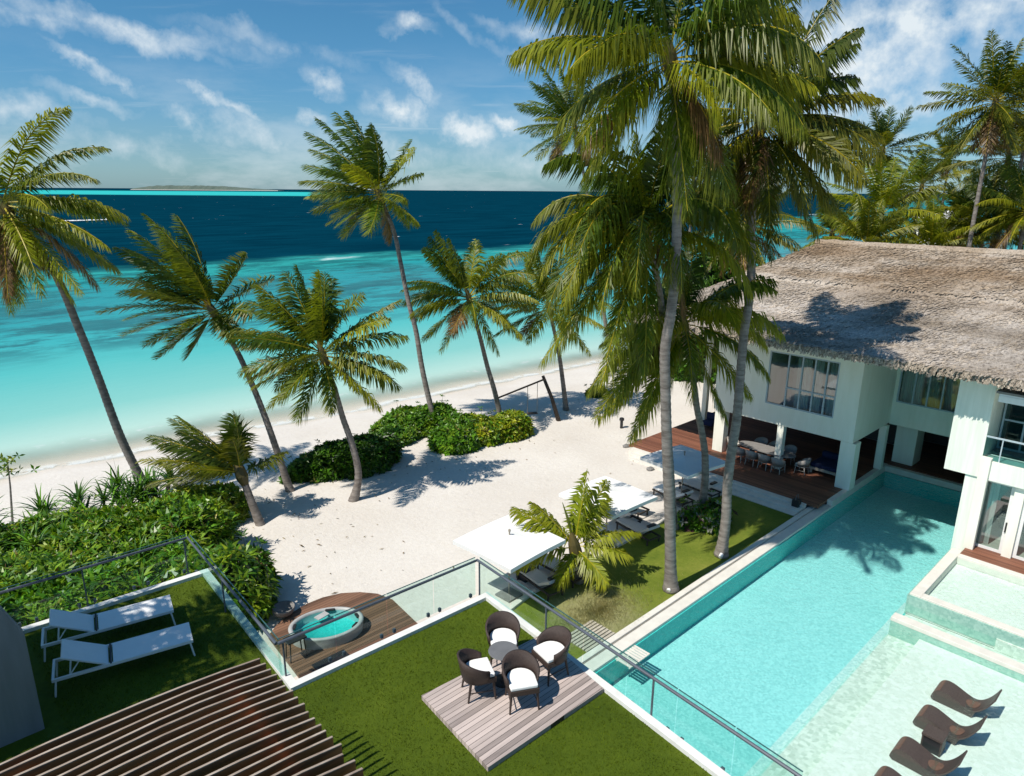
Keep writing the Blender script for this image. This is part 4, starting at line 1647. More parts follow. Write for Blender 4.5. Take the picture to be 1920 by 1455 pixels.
# ------------------------------------------------------------------ parasols and sunbeds on the sand
def parasol(c, label, rot=0.0):
    r = empty('parasol', (c[0], c[1], 0), label, 'parasol', 'white square parasols on the sand')
    Mx = Matrix.Translation(Vector((c[0], c[1], 0))) @ Matrix.Rotation(rot, 4, 'Z')
    T = lambda *p: Mx @ Vector(p)
    W, ze, zt = 1.4, 2.2, 2.42
    cn = MB()
    V, F = [], []
    N = 12
    for side in range(4):
        a = side * math.pi / 2
        ca, sa = math.cos(a), math.sin(a)
        o = len(V)
        for j in range(7):
            v = j / 6
            for i in range(N + 1):
                u = i / N * 2 - 1
                x, y = W * v, W * v * u
                z = zt + (ze - zt) * v - .05 * math.sin(v * math.pi) - (.05 * (1 - u * u)) * -v * .6
                V.append(T(x * ca - y * sa, x * sa + y * ca, z))
        for j in range(6):
            for i in range(N):
                q = o + j * (N + 1) + i
                F.append((q, q + N + 1, q + N + 2, q + 1))
        o2 = len(V)
        for i in range(N + 1):
            u = i / N * 2 - 1
            x, y = W + .005, W * u
            z = ze + .03 * (1 - u * u)
            V += [T(x * ca - y * sa, x * sa + y * ca, z), T(x * ca - y * sa, x * sa + y * ca, z - .14)]
        F += [(o2 + 2 * i, o2 + 2 * i + 1, o2 + 2 * i + 3, o2 + 2 * i + 2) for i in range(N)]
    cn.add(V, F)
    cn.build('canopy', M['canvas'], r, smooth=False)
    MB().tube([T(0, 0, 0), T(0, 0, 2.56)], .03, 10).build('pole', M['rope'], r)
    MB().lathe([(0, 2.55), (.05, 2.55), (.04, 2.62), (0, 2.63)], (c[0], c[1], 0), 12).build('finial', M['rope'], r)
    for a in (45, 135, 225, 315):
        MB().bar(T(0, 0, 2.33), T(1.26 * math.cos(R_(a)) * 1.41, 1.26 * math.sin(R_(a)) * 1.41, 2.08), .025).build('rib', M['rope'], r)
    MB().box((-.35, -.35, 0), (.35, .35, .07), M=Mx).build('base', M['concrete'], r)
    return r


PAR = [gz(955, 1008, 2.3), gz(1140, 924, 2.3), gz(1283, 858, 2.3)]
parasol(PAR[0], 'white square parasol nearest the terraces, partly behind the young palm', .06)
parasol(PAR[1], 'white square parasol in the middle of the row of three', -.03)
parasol(PAR[2], 'white square parasol nearest the house, its pole in view', -.12)


def sunbed(c, rot, label, mattress):
    r = empty('beach_sunbed', (c[0], c[1], 0), label, 'sunbed', 'sunbeds in the shade of the parasols')
    Mx = Matrix.Translation(Vector((c[0], c[1], 0))) @ Matrix.Rotation(rot, 4, 'Z')
    fr = MB()
    for s in (-1, 1):
        fr.box((-1.0, s * .33 - .025, .26), (1.0, s * .33 + .025, .33), M=Mx)
    for x in (-.98, -.2, .5, .98):
        fr.box((x - .025, -.305, .27), (x + .025, .305, .32), M=Mx)
    fr.build('frame', M['deadwood'], r)
    for x in (-.9, .9):
        for s in (-1, 1):
            MB().box((x - .03, s * .33 - .022, 0), (x + .03, s * .33 + .022, .26), M=Mx).build('leg', M['deadwood'], r)
    MB().box((-1.0, -.31, .335), (.32, .31, .43), M=Mx).build('mattress', mattress, r, bevel=.03)
    bk = MB()
    V = []
    for x, z in ((.33, .34), (.95, .72)):
        V += [Mx @ Vector((x, -.31, z)), Mx @ Vector((x, .31, z)), Mx @ Vector((x - .05, .31, z + .085)), Mx @ Vector((x - .05, -.31, z + .085))]
    bk.add(V, [(0, 1, 2, 3), (7, 6, 5, 4), (0, 4, 5, 1), (1, 5, 6, 2), (2, 6, 7, 3), (3, 7, 4, 0)])
    bk.build('backrest', mattress, r)
    MB().box((.72, -.2, .66), (.9, .2, .76), M=Mx @ Matrix.Translation(Vector((-.06, 0, .06)))).build('pillow', M['black'], r, bevel=.02)


M['mattress'] = simple('pale_mattress', (.60, .58, .54), .9, .05, 5)
bdir = R_(-95)
for (px, py, lab, mm) in ((1012, 1086, 'pale sunbed by the dark pot under the nearest parasol', 'mattress'), (1052, 1064, 'pale sunbed half hidden by the young palm', 'mattress'),
                          (1162, 962, 'pale sunbed in the shade of the middle parasol', 'mattress'), (1196, 990, 'pale sunbed beside the curved kerb near the middle parasol', 'mattress'),
                          (1262, 926, 'white sunbed in full sun beside the tall palm trunk', 'white_fabric'), (1312, 912, 'pale sunbed in the shade of the parasol nearest the house', 'mattress'),
                          (1176, 944, 'white sunbed behind the others at the middle parasol', 'white_fabric')):
    c = gz(px, py, .35)
    sunbed(c, bdir + random.Random(px).uniform(-.1, .1), lab, M[mm])

pt = gz(985, 1084, .0)
pot = empty('black_pot', (pt[0], pt[1], 0), 'black square pot at the foot of the nearest sunbed', 'pot')
MB().prism([(pt[0] - .25, pt[1] - .25), (pt[0] + .25, pt[1] - .25), (pt[0] + .25, pt[1] + .25), (pt[0] - .25, pt[1] + .25)], 0.0, .42).build('body', M['black'], pot, bevel=.02)
MB().box((pt[0] - .28, pt[1] - .28, .42), (pt[0] + .28, pt[1] + .28, .47)).build('rim', M['black'], pot)

# ------------------------------------------------------------------ swing on the beach
sw0 = gz(1049, 789, 0)
fs = fdist(sw0)
sw1 = gf(1018, 705, fs)
P5B = gz(943, 792, 0)
bar0 = gf(934, 746, fdist(P5B) - .3)
swing = empty('beach_swing', sw0, 'rope swing on a crossbar between a leaning post and a palm trunk', 'swing')
mid = (sw0 + sw1) / 2 + np.array([.06, 0, 0])
MB().tube([sw0 + np.array([0, 0, -.2]), mid, sw1], [.15, .12, .10], 9).build('post', M['deadwood'], swing, smooth=True)
btop = sw1 + np.array([0, 0, -.25])
MB().tube([btop, bar0], [.06, .06], 8).build('crossbar', M['deadwood'], swing)
seats = []
for k in (.12, .34):
    p = btop * (1 - k) + bar0 * k
    q = np.array((p[0], p[1], .55))
    seats.append(q)
    MB().tube([p, q], .022, 6).build('rope', M['rope'], swing)
MB().bar(seats[0], seats[1], .35, .05).build('seat', M['deadwood'], swing)

# garden lamps and small stones on the sand
for i, (px, py, lab) in enumerate(((1165, 803, 'small dark garden lamp on the sand, the farther of two'), (1190, 828, 'small dark garden lamp on the sand, the nearer of two'))):
    p = gz(px, py, 0)
    r = empty('garden_lamp', (p[0], p[1], 0), lab, 'lamp', 'garden lamps on the sand by the deck')
    MB().tube([(p[0], p[1], 0), (p[0], p[1], .5)], .09, 10).build('post', M['black'], r)
    MB().lathe([(.09, .5), (.15, .52), (.14, .66), (.0, .72)], (p[0], p[1], 0), 14).build('cap', M['black'], r)
for (px, py, lab) in ((1174, 838, 'dark stone lying on the sand below the garden lamps'), (1200, 857, 'dark stone at the corner of the parasol nearest the house'), (1219, 881, 'dark stone on the sand between two parasols')):
    p = gz(px, py, 0)
    rg2 = np.random.default_rng(px)
    mb = MB()
    mb.lathe([(0, -.02), (.16, 0), (.18, .08), (.1, .15), (0, .17)], (p[0], p[1], 0), 9, sx=1.3)
    mb.v = [(x + rg2.normal() * .015, y + rg2.normal() * .015, z) for x, y, z in mb.v]
    tag(mb.build('stone', M['concrete'], origin=(p[0], p[1], 0)), lab, 'stone', 'stones on the sand')
lt = gz(1492, 953, .05)
ln = empty('lantern', (lt[0], lt[1], .0), 'black garden lantern at the end of the stone steps by the pool', 'lantern')
MB().box((lt[0] - .16, lt[1] - .16, .1), (lt[0] + .16, lt[1] + .16, .5)).build('body', M['black'], ln, bevel=.02)
MB().tube([(lt[0] - .14, lt[1], .5), (lt[0] - .08, lt[1], .72), (lt[0] + .08, lt[1], .72), (lt[0] + .14, lt[1], .5)], .015, 6).build('handle', M['metal'], ln)
for (px, py, lab) in ((1255, 1112, 'small white spotlight at the foot of the tallest palm'), (1352, 1049, 'small white spotlight at the foot of the palm by the pool'), (1298, 990, 'small white spotlight beside the shrub under the palm')):
    p = gz(px, py, .03)
    r = empty('ground_spotlight', (p[0], p[1], .03), lab, 'spotlight', 'white spotlights at the palms')
    MB().tube([(p[0], p[1], .03), (p[0], p[1], .13)], .02, 6).build('stake', M['black'], r)
    MB().tube([(p[0] - .08, p[1], .15), (p[0] + .08, p[1] + .04, .22)], .075, 10).build('head', M['white_paint'], r)

# ------------------------------------------------------------------ furniture in the open ground floor
DZ = .335
dt = empty('dining_table', (33.1, 15.7, DZ), 'long grey dining table under the villa', 'table')
top_ = MB()
pp = [(33.1 + .55 * math.cos(a), 15.7 + 1.55 * (abs(math.sin(a)) ** .7) * (1 if math.sin(a) > 0 else -1), ) for a in np.linspace(0, 2 * math.pi, 33)[:-1]]
top_.prism(pp, DZ + .70, DZ + .75)
top_.build('tabletop', M['concrete'], dt)
for y in (14.9, 16.5):
    MB().box((32.95, y - .08, DZ), (33.25, y + .08, DZ + .70)).build('leg', M['concrete'], dt)
pm = simple('pale_grey_wicker', (.34, .31, .28), .7, .15, 20)
pw = (pm, M['mattress'])
labs = ['nearest the far column', 'second from the far column', 'third from the far column', 'fourth from the far column beside the slim column']
for i, y in enumerate((16.75, 16.05, 15.35, 14.62)):
    tub_chair((32.25, y), 0.0, 'pale dining chair on the garden side, ' + labs[i], 'pale dining chairs under the villa', DZ, pw, 1.05)
for i, y in enumerate((16.5, 15.7, 14.9)):
    tub_chair((34.0, y), math.pi, 'pale dining chair on the house side of the table, ' + ('toward the beach', 'at the middle', 'toward the pool')[i], 'pale dining chairs under the villa', DZ, pw, 1.05)
tub_chair((33.1, 17.6), -math.pi / 2, 'pale wicker dining chair at the far head of the table', 'pale dining chairs under the villa', DZ, pw, 1.05)
tub_chair((33.1, 13.75), math.pi / 2, 'pale wicker dining chair at the near head of the table', 'pale dining chairs under the villa', DZ, pw, 1.05)
dbed = empty('daybed', (34.2, 12.9, DZ), 'low timber daybed with navy cushions in the shade under the villa', 'daybed')
MB().box((33.5, 12.1, DZ + .2), (35.0, 13.6, DZ + .32)).build('frame', M['board_pale'], dbed)
MB().box((33.55, 12.15, DZ + .322), (34.95, 13.55, DZ + .52)).build('mattress', M['navy'], dbed, bevel=.04)
MB().box((34.7, 12.2, DZ + .525), (34.95, 13.5, DZ + .85)).build('back_cushion', M['navy'], dbed, bevel=.05)
for x in (33.6, 34.9):
    for y in (12.2, 13.5):
        MB().box((x - .05, y - .05, DZ), (x + .05, y + .05, DZ + .2)).build('leg', M['board_pale'], dbed)
nb = gz(1330, 797, .5)
nv = empty('lounge_chair', (nb[0], nb[1], DZ), 'navy cushioned lounge chair on the sunny end of the deck', 'chair')
MB().box((nb[0] - .4, nb[1] - .4, DZ + .22), (nb[0] + .4, nb[1] + .4, DZ + .42)).build('seat', M['navy'], nv, bevel=.05)
MB().box((nb[0] + .25, nb[1] - .4, DZ + .425), (nb[0] + .42, nb[1] + .4, DZ + .85)).build('backrest', M['navy'], nv, bevel=.05)
for ax in (-1, 1):
    for ay in (-1, 1):
        MB().box((nb[0] + ax * .34 - .03, nb[1] + ay * .34 - .03, DZ), (nb[0] + ax * .34 + .03, nb[1] + ay * .34 + .03, DZ + .22)).build('leg', M['deadwood'], nv)

# far white pavilion between the palms
pv = gf(1768, 408, 78)
pav = empty('beach_pavilion', (pv[0], pv[1], -.2), 'distant white roofed pavilion glimpsed between the palms', 'pavilion')
zb = pv[2]
MB().box((pv[0] - 2, pv[1] - 2, -.8), (pv[0] + 2, pv[1] + 2, zb)).build('wall', M['plaster'], pav)
rf_ = MB()
rf_.add([(pv[0] - 2.5, pv[1] - 2.5, zb), (pv[0] + 2.5, pv[1] - 2.5, zb), (pv[0] + 2.5, pv[1] + 2.5, zb), (pv[0] - 2.5, pv[1] + 2.5, zb), (pv[0], pv[1], zb + 1.1)], [(0, 1, 4), (1, 2, 4), (2, 3, 4), (3, 0, 4), (3, 2, 1, 0)])
rf_.build('roof', M['white_paint'], pav)
wn_ = MB()
for k in (-1, 1):
    wn_.box((pv[0] - 2.02, pv[1] + k - .6, zb - 2.2), (pv[0] - 1.99, pv[1] + k + .6, zb - .5))
    wn_.box((pv[0] + k - .6, pv[1] - 2.02, zb - 2.2), (pv[0] + k + .6, pv[1] - 1.99, zb - .5))
wn_.build('window', M['dark'], pav)

# ================================================================== VEGETATION
WIND = -RT * .93 + FH * .25          # the trade wind blows to the left of the view
GREEN = np.array((.088, .158, .010))
DARKG = np.array((.040, .088, .011))
LIME = np.array((.275, .305, .012))
YELL = np.array((.52, .40, .025))
BROWN = np.array((.24, .145, .06))


def norm(v):
    return v / (np.linalg.norm(v, axis=-1, keepdims=True) + 1e-9)


def frond_mesh(rg, base, d0, L, droop, wind, pairs, leafL, c0, tipc, hang=.5, roll=0.0, segs=14, width=.032):
    """one feather leaf: a curved rachis with two rows of thin drooping leaflets"""
    P = [np.array(base, float)]
    D = [norm(np.array(d0, float))]
    step = L / segs
    d = D[0]
    for i in range(segs):
        t = (i + 1) / segs
        d = norm(d + np.array((0, 0, -1.0)) * droop * step * (.25 + 1.1 * t) + WIND * wind * step * (.35 + t))
        P.append(P[-1] + d * step)
        D.append(d)
    P, D = np.array(P), np.array(D)
    # frame along the rachis
    sd0 = np.cross(D[0], ZZ)
    if np.linalg.norm(sd0) < .25:
        sd0 = np.cross(D[min(6, segs)], ZZ)
    if np.linalg.norm(sd0) < .05:
        sd0 = RT
    sd = norm(sd0)
    SD = []
    for i in range(segs + 1):
        sd = norm(sd - D[i] * sd.dot(D[i]))
        a = roll * (i / segs)
        SD.append(sd * math.cos(a) + np.cross(D[i], sd) * math.sin(a))
    SD = np.array(SD)
    NN = np.cross(SD, D)
    NN *= np.where(NN[:, 2:3] < -.2, -1, 1)
    n = pairs * 2
    t = np.repeat(np.linspace(.13, .995, pairs), 2) + rg.normal(0, .004, n)
    t = np.clip(t, .1, .999)
    sg = np.tile([1.0, -1.0], pairs)
    x = t * segs
    i0 = np.minimum(x.astype(int), segs - 1)
    fr = (x - i0)[:, None]
    lerp = lambda A: A[i0] * (1 - fr) + A[i0 + 1] * fr
    p, d, s, nn = lerp(P), norm(lerp(D)), norm(lerp(SD)), norm(lerp(NN))
    prof = np.sin(np.pi * np.clip(.10 + .86 * t, 0, 1)) ** .62
    ln = leafL * prof * (.82 + .3 * rg.random(n))
    fwd = np.radians(30 + 30 * t + rg.normal(0, 10, n))[:, None]
    lift = (.30 - .25 * t + rg.normal(0, .13, n))[:, None]
    ld = norm(s * sg[:, None] * np.cos(fwd) + d * np.sin(fwd) + nn * lift)
    g = np.array((0, 0, -1.0))
    a1 = p
    l2 = norm(ld + g * hang * .35 + WIND * wind * 2.6)
    a2 = a1 + l2 * (ln * .45)[:, None]
    l3 = norm(ld * .8 + g * hang * 1.25 + WIND * wind * 5.5)
    a3 = a2 + l3 * (ln * .55)[:, None]
    w = d * (width * (.7 + .5 * rg.random(n)) * (.55 + .45 * prof))[:, None]
    V = np.stack([a1 - w * .6, a1 + w * .6, a2 + w, a2 - w, a3], 1).reshape(-1, 3)
    F, C = [], []
    shade = (.72 + .5 * rg.random(n))
    for k in range(n):
        o = 5 * k
        F.append((o, o + 1, o + 2, o + 3))
        F.append((o + 3, o + 2, o + 4))
        cc = (c0 * (1 - .35 * t[k]) + tipc * .35 * t[k]) * shade[k]
        C.append(cc)
        C.append(cc * .6 + tipc * .4 * shade[k])
    mb = MB()
    mb.addnp(V, F, C)
    # rachis
    rad = np.linspace(.042, .010, segs + 1) * (L / 4.5) ** .5
    rc = YELL * .8 + c0 * .4
    V2, F2 = [], []
    for i in range(segs + 1):
        V2 += [P[i] - SD[i] * rad[i], P[i] + SD[i] * rad[i], P[i] + NN[i] * rad[i] * 1.1]
    for i in range(segs):
        a = i * 3
        for k in range(3):
            F2.append((a + k, a + (k + 1) % 3, a + 3 + (k + 1) % 3, a + 3 + k))
    mb.addnp(np.array(V2), F2, [rc] * len(F2))
    return mb


def trunk_mesh(path, r0, r1, flare=1.5):
    """tapered ringed trunk through the given points"""
    path = [np.array(p, float) for p in path]
    # Catmull-Rom
    pts = []
    pp = [2 * path[0] - path[1]] + path + [2 * path[-1] - path[-2]]
    for i in range(1, len(pp) - 2):
        for k in range(10):
            t = k / 10
            a, b_, c, d = pp[i - 1], pp[i], pp[i + 1], pp[i + 2]
            pts.append(.5 * ((2 * b_) + (-a + c) * t + (2 * a - 5 * b_ + 4 * c - d) * t * t + (-a + 3 * b_ - 3 * c + d) * t ** 3))
    pts.append(path[-1])
    ln = [0]
    for a, b_ in zip(pts[:-1], pts[1:]):
        ln.append(ln[-1] + np.linalg.norm(b_ - a))
    tot = ln[-1]
    # resample finely for rings
    n = max(30, int(tot / .11))
    q = np.linspace(0, tot, n)
    arr = np.array(pts)
    res = np.stack([np.interp(q, ln, arr[:, k]) for k in range(3)], 1)
    rad = []
    for i, s in enumerate(q):
        k = s / tot
        r = r0 * (1 - k) + r1 * k
        r *= 1 + (flare - 1) * math.exp(-s / .45)
        r *= 1.05 if i % 2 else .975
        rad.append(r)
    return res, rad


def palm(label, path, crown=None, nf=22, L=4.4, seed=1, wind=.02, pairs=46, bias=None, leafL=.85, tone=0.0, droop=.13, hang=.55, r0=.17, r1=.105, explicit=(), elmin=-38, elmax=78, dead=2, group='coconut palms', width=.034, flare=1.6, fan=None, name='coconut_palm', segs=14, limeshare=.35):
    """path: points from foot to crown; the crown sits at the last point"""
    rg = np.random.default_rng(seed)
    nf = int(nf * 1.3)
    pairs = int(pairs * 1.55)
    width *= 1.25
    leafL *= 1.28
    bias = wind * 2.2 if bias is None else bias
    root = empty(name, path[0], label, 'palm tree', group)
    res, rad = trunk_mesh(path, r0, r1, flare)
    mb = MB()
    mb.tube(list(res), rad, 10)
    mb.build('trunk', M['bark'], root, smooth=True)
    top = np.array(path[-1], float)
    ax = norm(res[-1] - res[-6])
    # crown heart: fibrous shaft, leaf stalks and the unopened spear leaf
    h = MB()
    h.tube([top - ax * .55, top - ax * .15, top + ax * .25, top + ax * .7], [r1 * 1.05, r1 * 1.9, r1 * 1.6, r1 * .5], 9, (.16, .13, .05))
    h.tube([top + ax * .6, top + ax * 1.2 + WIND * wind * .5, top + ax * 1.9 + WIND * wind * 3], [.05, .06, .012], 6, (.16, .19, .03))
    crn = h.build('crown', M['leaf'], root)
    fl = []
    for i in range(nf):
        k = (i + .5) / nf
        az = i * 2.39996 + rg.normal() * .12
        el = R_(elmax + (elmin - elmax) * k ** .85 + rg.normal() * 6)
        if fan is not None:                 # crown swept to one side
            pass
        dd = np.array((math.cos(az) * math.cos(el), math.sin(az) * math.cos(el), math.sin(el)))
        dd = norm(dd + (ax - ZZ) * .35 + WIND * bias)
        LL_ = L * (.72 + .36 * math.sin(math.pi * min(1, .15 + k * .9))) * (.92 + .16 * rg.random())
        fl.append((dd, LL_, droop * (.75 + .5 * rg.random()), k))
    for e in explicit:
        a, b_ = R_(e[0]), R_(e[1])
        dd = RT * math.cos(a) * math.cos(b_) + ZZ * math.sin(a) * math.cos(b_) + FH * math.sin(b_)
        fl.append((dd, e[2], e[3], e[4] if len(e) > 4 else .5))
    for j, (dd, LL_, dr, k) in enumerate(fl):
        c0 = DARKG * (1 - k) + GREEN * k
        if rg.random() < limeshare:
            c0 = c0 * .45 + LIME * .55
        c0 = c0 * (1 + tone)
        tipc = c0 * .62 + YELL * .38 if k > .35 else c0 * .7 + LIME * .3
        if dead and j < nf and k > 1 - dead / max(nf, 1):
            c0, tipc = BROWN * (.7 + .4 * rg.random()), BROWN * .8
        m_ = frond_mesh(rg, top + ax * (.25 - .3 * k) + dd * .06, dd, LL_, dr, wind, pairs, leafL * (.85 + .25 * rg.random()), c0, tipc, hang * (.8 + .5 * rg.random()), rg.normal() * .7, segs, width)
        m_.build('frond', M['leaf'], crn)
    return root


def tpath(pxs, top, dtop=0.0, zb=0.0):
    """trunk through pixels of the photograph: foot on the ground, depth drifting by dtop metres to the crown"""
    b = gz(pxs[0][0], pxs[0][1], zb)
    f0 = fdist(b)
    seq = list(pxs[1:]) + [top]
    y0, y1 = pxs[0][1], top[1]
    out = [b + np.array([0, 0, -.25]) if zb == 0 else b]
    for (x, y) in seq:
        k = (y0 - y) / (y0 - y1)
        out.append(gf(x, y, f0 + dtop * k))
    return out


# --- palms along the beach, from the left
palm('tall palm at the left edge, its crown half out of the frame and drooping', tpath([(285, 930), (230, 828), (183, 704), (149, 619), (98, 505)], (8, 388), -1.0), nf=15, L=4.5, seed=3, wind=.01, elmax=30, elmin=-55, pairs=56, hang=.85, droop=.22, dead=6, r0=.2, r1=.14,
     explicit=((66, 0, 5.0, .30, .5), (50, 10, 4.8, .26, .4), (34, -10, 4.9, .24, .4), (14, 5, 4.8, .20, .6), (-6, -10, 4.8, .14, .6), (-24, 0, 5.0, .08, .7), (-40, -15, 4.8, .06, .8), (-58, 0, 4.4, .04, .8), (-75, -20, 4.0, .03, .85), (22, -35, 4.6, .2, .6), (-30, 20, 4.6, .10, .6), (110, 0, 4.6, .3, .4), (-90, -10, 4.2, .03, .9)))
palm('windswept palm with all its fronds blown to the left, foot in bare sand', tpath([(546, 920), (500, 790), (455, 680), (425, 625)], (400, 585), .5), nf=7, L=3.2, seed=12, wind=.14, bias=.35, pairs=52, droop=.10, hang=.35, elmin=-10, dead=0,
     explicit=((122, 0, 4.7, .03, .1), (112, 12, 4.8, .05, .1), (103, -10, 4.7, .05, .15), (96, 8, 4.4, .06, .2), (132, -8, 4.6, .05, .2), (140, 10, 4.5, .06, .25), (150, -5, 4.9, .10, .4), (160, 8, 4.6, .10, .4), (170, -12, 4.9, .10, .5), (178, 6, 4.4, .12, .5), (190, -6, 4.3, .10, .6), (205, 0, 3.8, .08, .7), (222, -10, 3.4, .06, .7), (240, 0, 2.6, .06, .8), (50, 5, 2.9, .04, .4), (10, -10, 1.9, .3, .6), (-30, -20, 1.7, .2, .7), (88, -30, 3.9, .12, .3), (115, -30, 4.2, .08, .3)))
palm('low bushy palm leaning left beside the small lime shrub', tpath([(491, 984), (473, 945), (460, 910)], (452, 888), .3), nf=6, L=2.2, seed=21, wind=.10, bias=.3, pairs=44, leafL=.75, droop=.10, hang=.4, elmin=0, elmax=60, dead=0, r0=.19, r1=.14, tone=-.2, flare=1.2,
     explicit=((88, 5, 2.3, .03, .2), (80, -10, 2.0, .05, .3), (128, 0, 3.3, .05, .3), (138, 10, 3.7, .06, .3), (146, -8, 3.8, .07, .3), (154, 5, 3.9, .08, .4), (162, -10, 4.0, .09, .4), (170, 8, 3.9, .09, .5), (178, -14, 3.6, .10, .5), (188, 0, 3.0, .12, .6), (120, -25, 3.0, .08, .3)))
palm('palm with a full round crown growing before the dark rounded shrub', tpath([(661, 938), (672, 892), (661, 836), (643, 784), (628, 732)], (606, 668), .4), nf=12, L=3.6, seed=5, wind=.06, bias=.12, pairs=52, droop=.15, hang=.55, dead=0, flare=2.0,
     explicit=((98, 0, 3.7, .0, .1), (110, 10, 3.7, .03, .1), (122, -8, 3.9, .06, .2), (84, 12, 3.4, .04, .15), (135, 5, 3.9, .12, .3), (150, -10, 3.8, .16, .4), (165, 5, 3.8, .16, .5), (180, -10, 3.6, .16, .6), (200, 0, 3.5, .10, .7), (222, -14, 3.3, .06, .8), (62, 0, 3.2, .30, .4), (40, -10, 3.6, .22, .4), (24, 8, 3.8, .20, .5), (8, -10, 3.8, .18, .6), (-14, 0, 3.6, .12, .7), (-35, -12, 3.4, .06, .8), (250, -20, 3.0, .05, .85), (-70, -30, 2.6, .05, .85)))
palm('tallest beach palm rising from between the two bright shrubs', tpath([(824, 812), (806, 755), (791, 688), (780, 621), (765, 562), (750, 487), (738, 432)], (712, 368), .8), nf=16, L=3.3, seed=31, wind=.12, bias=.3, pairs=48, droop=.10, hang=.5, dead=2, elmin=-50, tone=.15,
     explicit=((118, 0, 5.0, .03, .1), (106, 8, 4.9, .04, .1), (128, -8, 4.8, .05, .2), (138, 8, 4.5, .06, .2), (96, -8, 4.4, .06, .2), (150, 0, 4.3, .08, .3), (162, -10, 4.2, .09, .4), (174, 5, 4.1, .10, .5), (188, -8, 3.7, .10, .6), (205, 0, 3.3, .10, .7), (228, -10, 3.0, .08, .8), (46, 0, 3.1, .06, .4), (30, 10, 2.6, .14, .5), (-25, -5, 2.6, .14, .7), (80, -20, 3.6, .1, .3)))
palm('palm behind the bright shrub with arching golden fronds', tpath([(943, 795), (928, 736), (914, 688), (899, 628)], (880, 562), -.2), nf=10, L=3.6, seed=14, wind=.03, pairs=52, droop=.17, hang=.65, dead=1, limeshare=.6,
     explicit=((122, 10, 4.0, -.02, .1), (114, 4, 4.1, .0, .1), (130, -5, 3.6, .03, .1), (106, 10, 3.4, .02, .15), (58, 0, 4.6, .34, .5), (44, -12, 4.4, .30, .5), (22, -20, 4.4, .22, .7), (8, 0, 4.0, .2, .7), (150, -12, 4.0, .26, .6), (166, 5, 4.0, .24, .6), (178, -25, 3.6, .2, .7), (-25, -15, 3.8, .1, .8), (-55, -20, 3.6, .06, .85), (215, -25, 3.6, .08, .8), (240, -10, 3.4, .05, .85)))
palm('slim palm at the far end of the swing with a sparse crown', tpath([(1062, 768), (1056, 721), (1047, 658)], (1030, 580), 0), nf=12, L=3.8, seed=9, wind=.03, pairs=48, droop=.18, hang=.6, dead=1, limeshare=.6, explicit=((106, 5, 3.6, .0, .1), (100, -8, 3.4, .0, .15), (114, 0, 3.2, .02, .15), (60, 0, 4.4, .28, .5), (140, 0, 4.0, .26, .5), (20, -10, 4.0, .2, .7), (165, -10, 4.2, .2, .7), (200, 0, 3.8, .1, .8), (-40, -10, 3.8, .08, .8)))
# --- the group in the middle
palm('tall thin palm far behind the big one, crown against the sky', tpath([(1150, 690), (1128, 560), (1112, 443), (1105, 388), (1095, 330)], (1078, 238), 2.0), nf=22, L=4.2, seed=44, wind=.06, bias=.15, pairs=46, droop=.12, hang=.55, dead=3, elmin=-55,
     explicit=((115, 0, 4.8, .04, .1), (130, 5, 4.6, .05, .2), (100, 0, 4.6, .05, .1), (150, 0, 4.8, .1, .4), (175, -5, 4.6, .1, .5), (205, 0, 4.4, .08, .7), (235, 0, 4.0, .05, .8), (60, 0, 4.4, .15, .4), (20, 0, 4.2, .2, .5)))
palm('tallest palm in the foreground, long grey trunk rooted in the lawn', tpath([(1258, 1106), (1256, 974), (1253, 896), (1250, 818), (1248, 740), (1247, 655), (1258, 586), (1265, 517), (1269, 431), (1270, 326), (1267, 206)], (1257, 118), -.6, .03), nf=9, L=3.9, seed=7, wind=.0, pairs=66, leafL=1.25, droop=.24, hang=1.3, dead=2, r0=.2, r1=.13, width=.03, segs=18, elmin=-50,
     explicit=((150, 0, 4.9, .08, .4), (160, -8, 4.6, .22, .5), (148, -38, 4.4, .50, .5), (122, -10, 4.4, .08, .2), (100, 10, 4.4, .05, .1), (78, 0, 4.2, .06, .1), (58, -5, 4.5, .42, .4), (44, 10, 4.6, .36, .4), (34, -25, 4.5, .44, .5), (14, 5, 4.2, .38, .6), (-16, -55, 4.0, .22, .7), (0, -25, 4.3, .34, .8), (205, -35, 4.0, .20, .7), (228, -15, 4.0, .08, .8), (-60, -10, 4.0, .06, .8), (-82, -15, 4.2, .03, .85)))
palm('leaning palm rooted in the shrub on the lawn, fronds hanging to the deck', tpath([(1307, 972), (1320, 922), (1322, 857), (1315, 805), (1307, 766), (1297, 690)], (1283, 610), -.3, .03), nf=8, L=4.0, seed=17, wind=.0, pairs=56, leafL=1.0, droop=.36, hang=1.0, dead=2, tone=-.05, width=.034, segs=16, elmin=-25,
     explicit=((58, -10, 4.0, .5, .6), (38, -20, 4.2, .5, .6), (18, 5, 4.0, .46, .6), (-4, -25, 4.0, .34, .7), (75, -40, 4.0, .56, .5), (115, -45, 4.0, .56, .5), (140, -20, 4.2, .5, .6), (165, -30, 4.2, .44, .7), (-40, -20, 3.8, .10, .85), (205, -20, 4.4, .22, .8), (224, -10, 4.4, .10, .8), (240, -20, 4.2, .06, .8), (262, 0, 3.8, .03, .85), (-62, -10, 4.2, .04, .85), (214, -20, 5.3, .12, .7), (228, 5, 5.3, .08, .7), (200, 10, 5.0, .26, .6), (243, -12, 5.2, .05, .7), (235, -35, 5.4, .06, .6)))
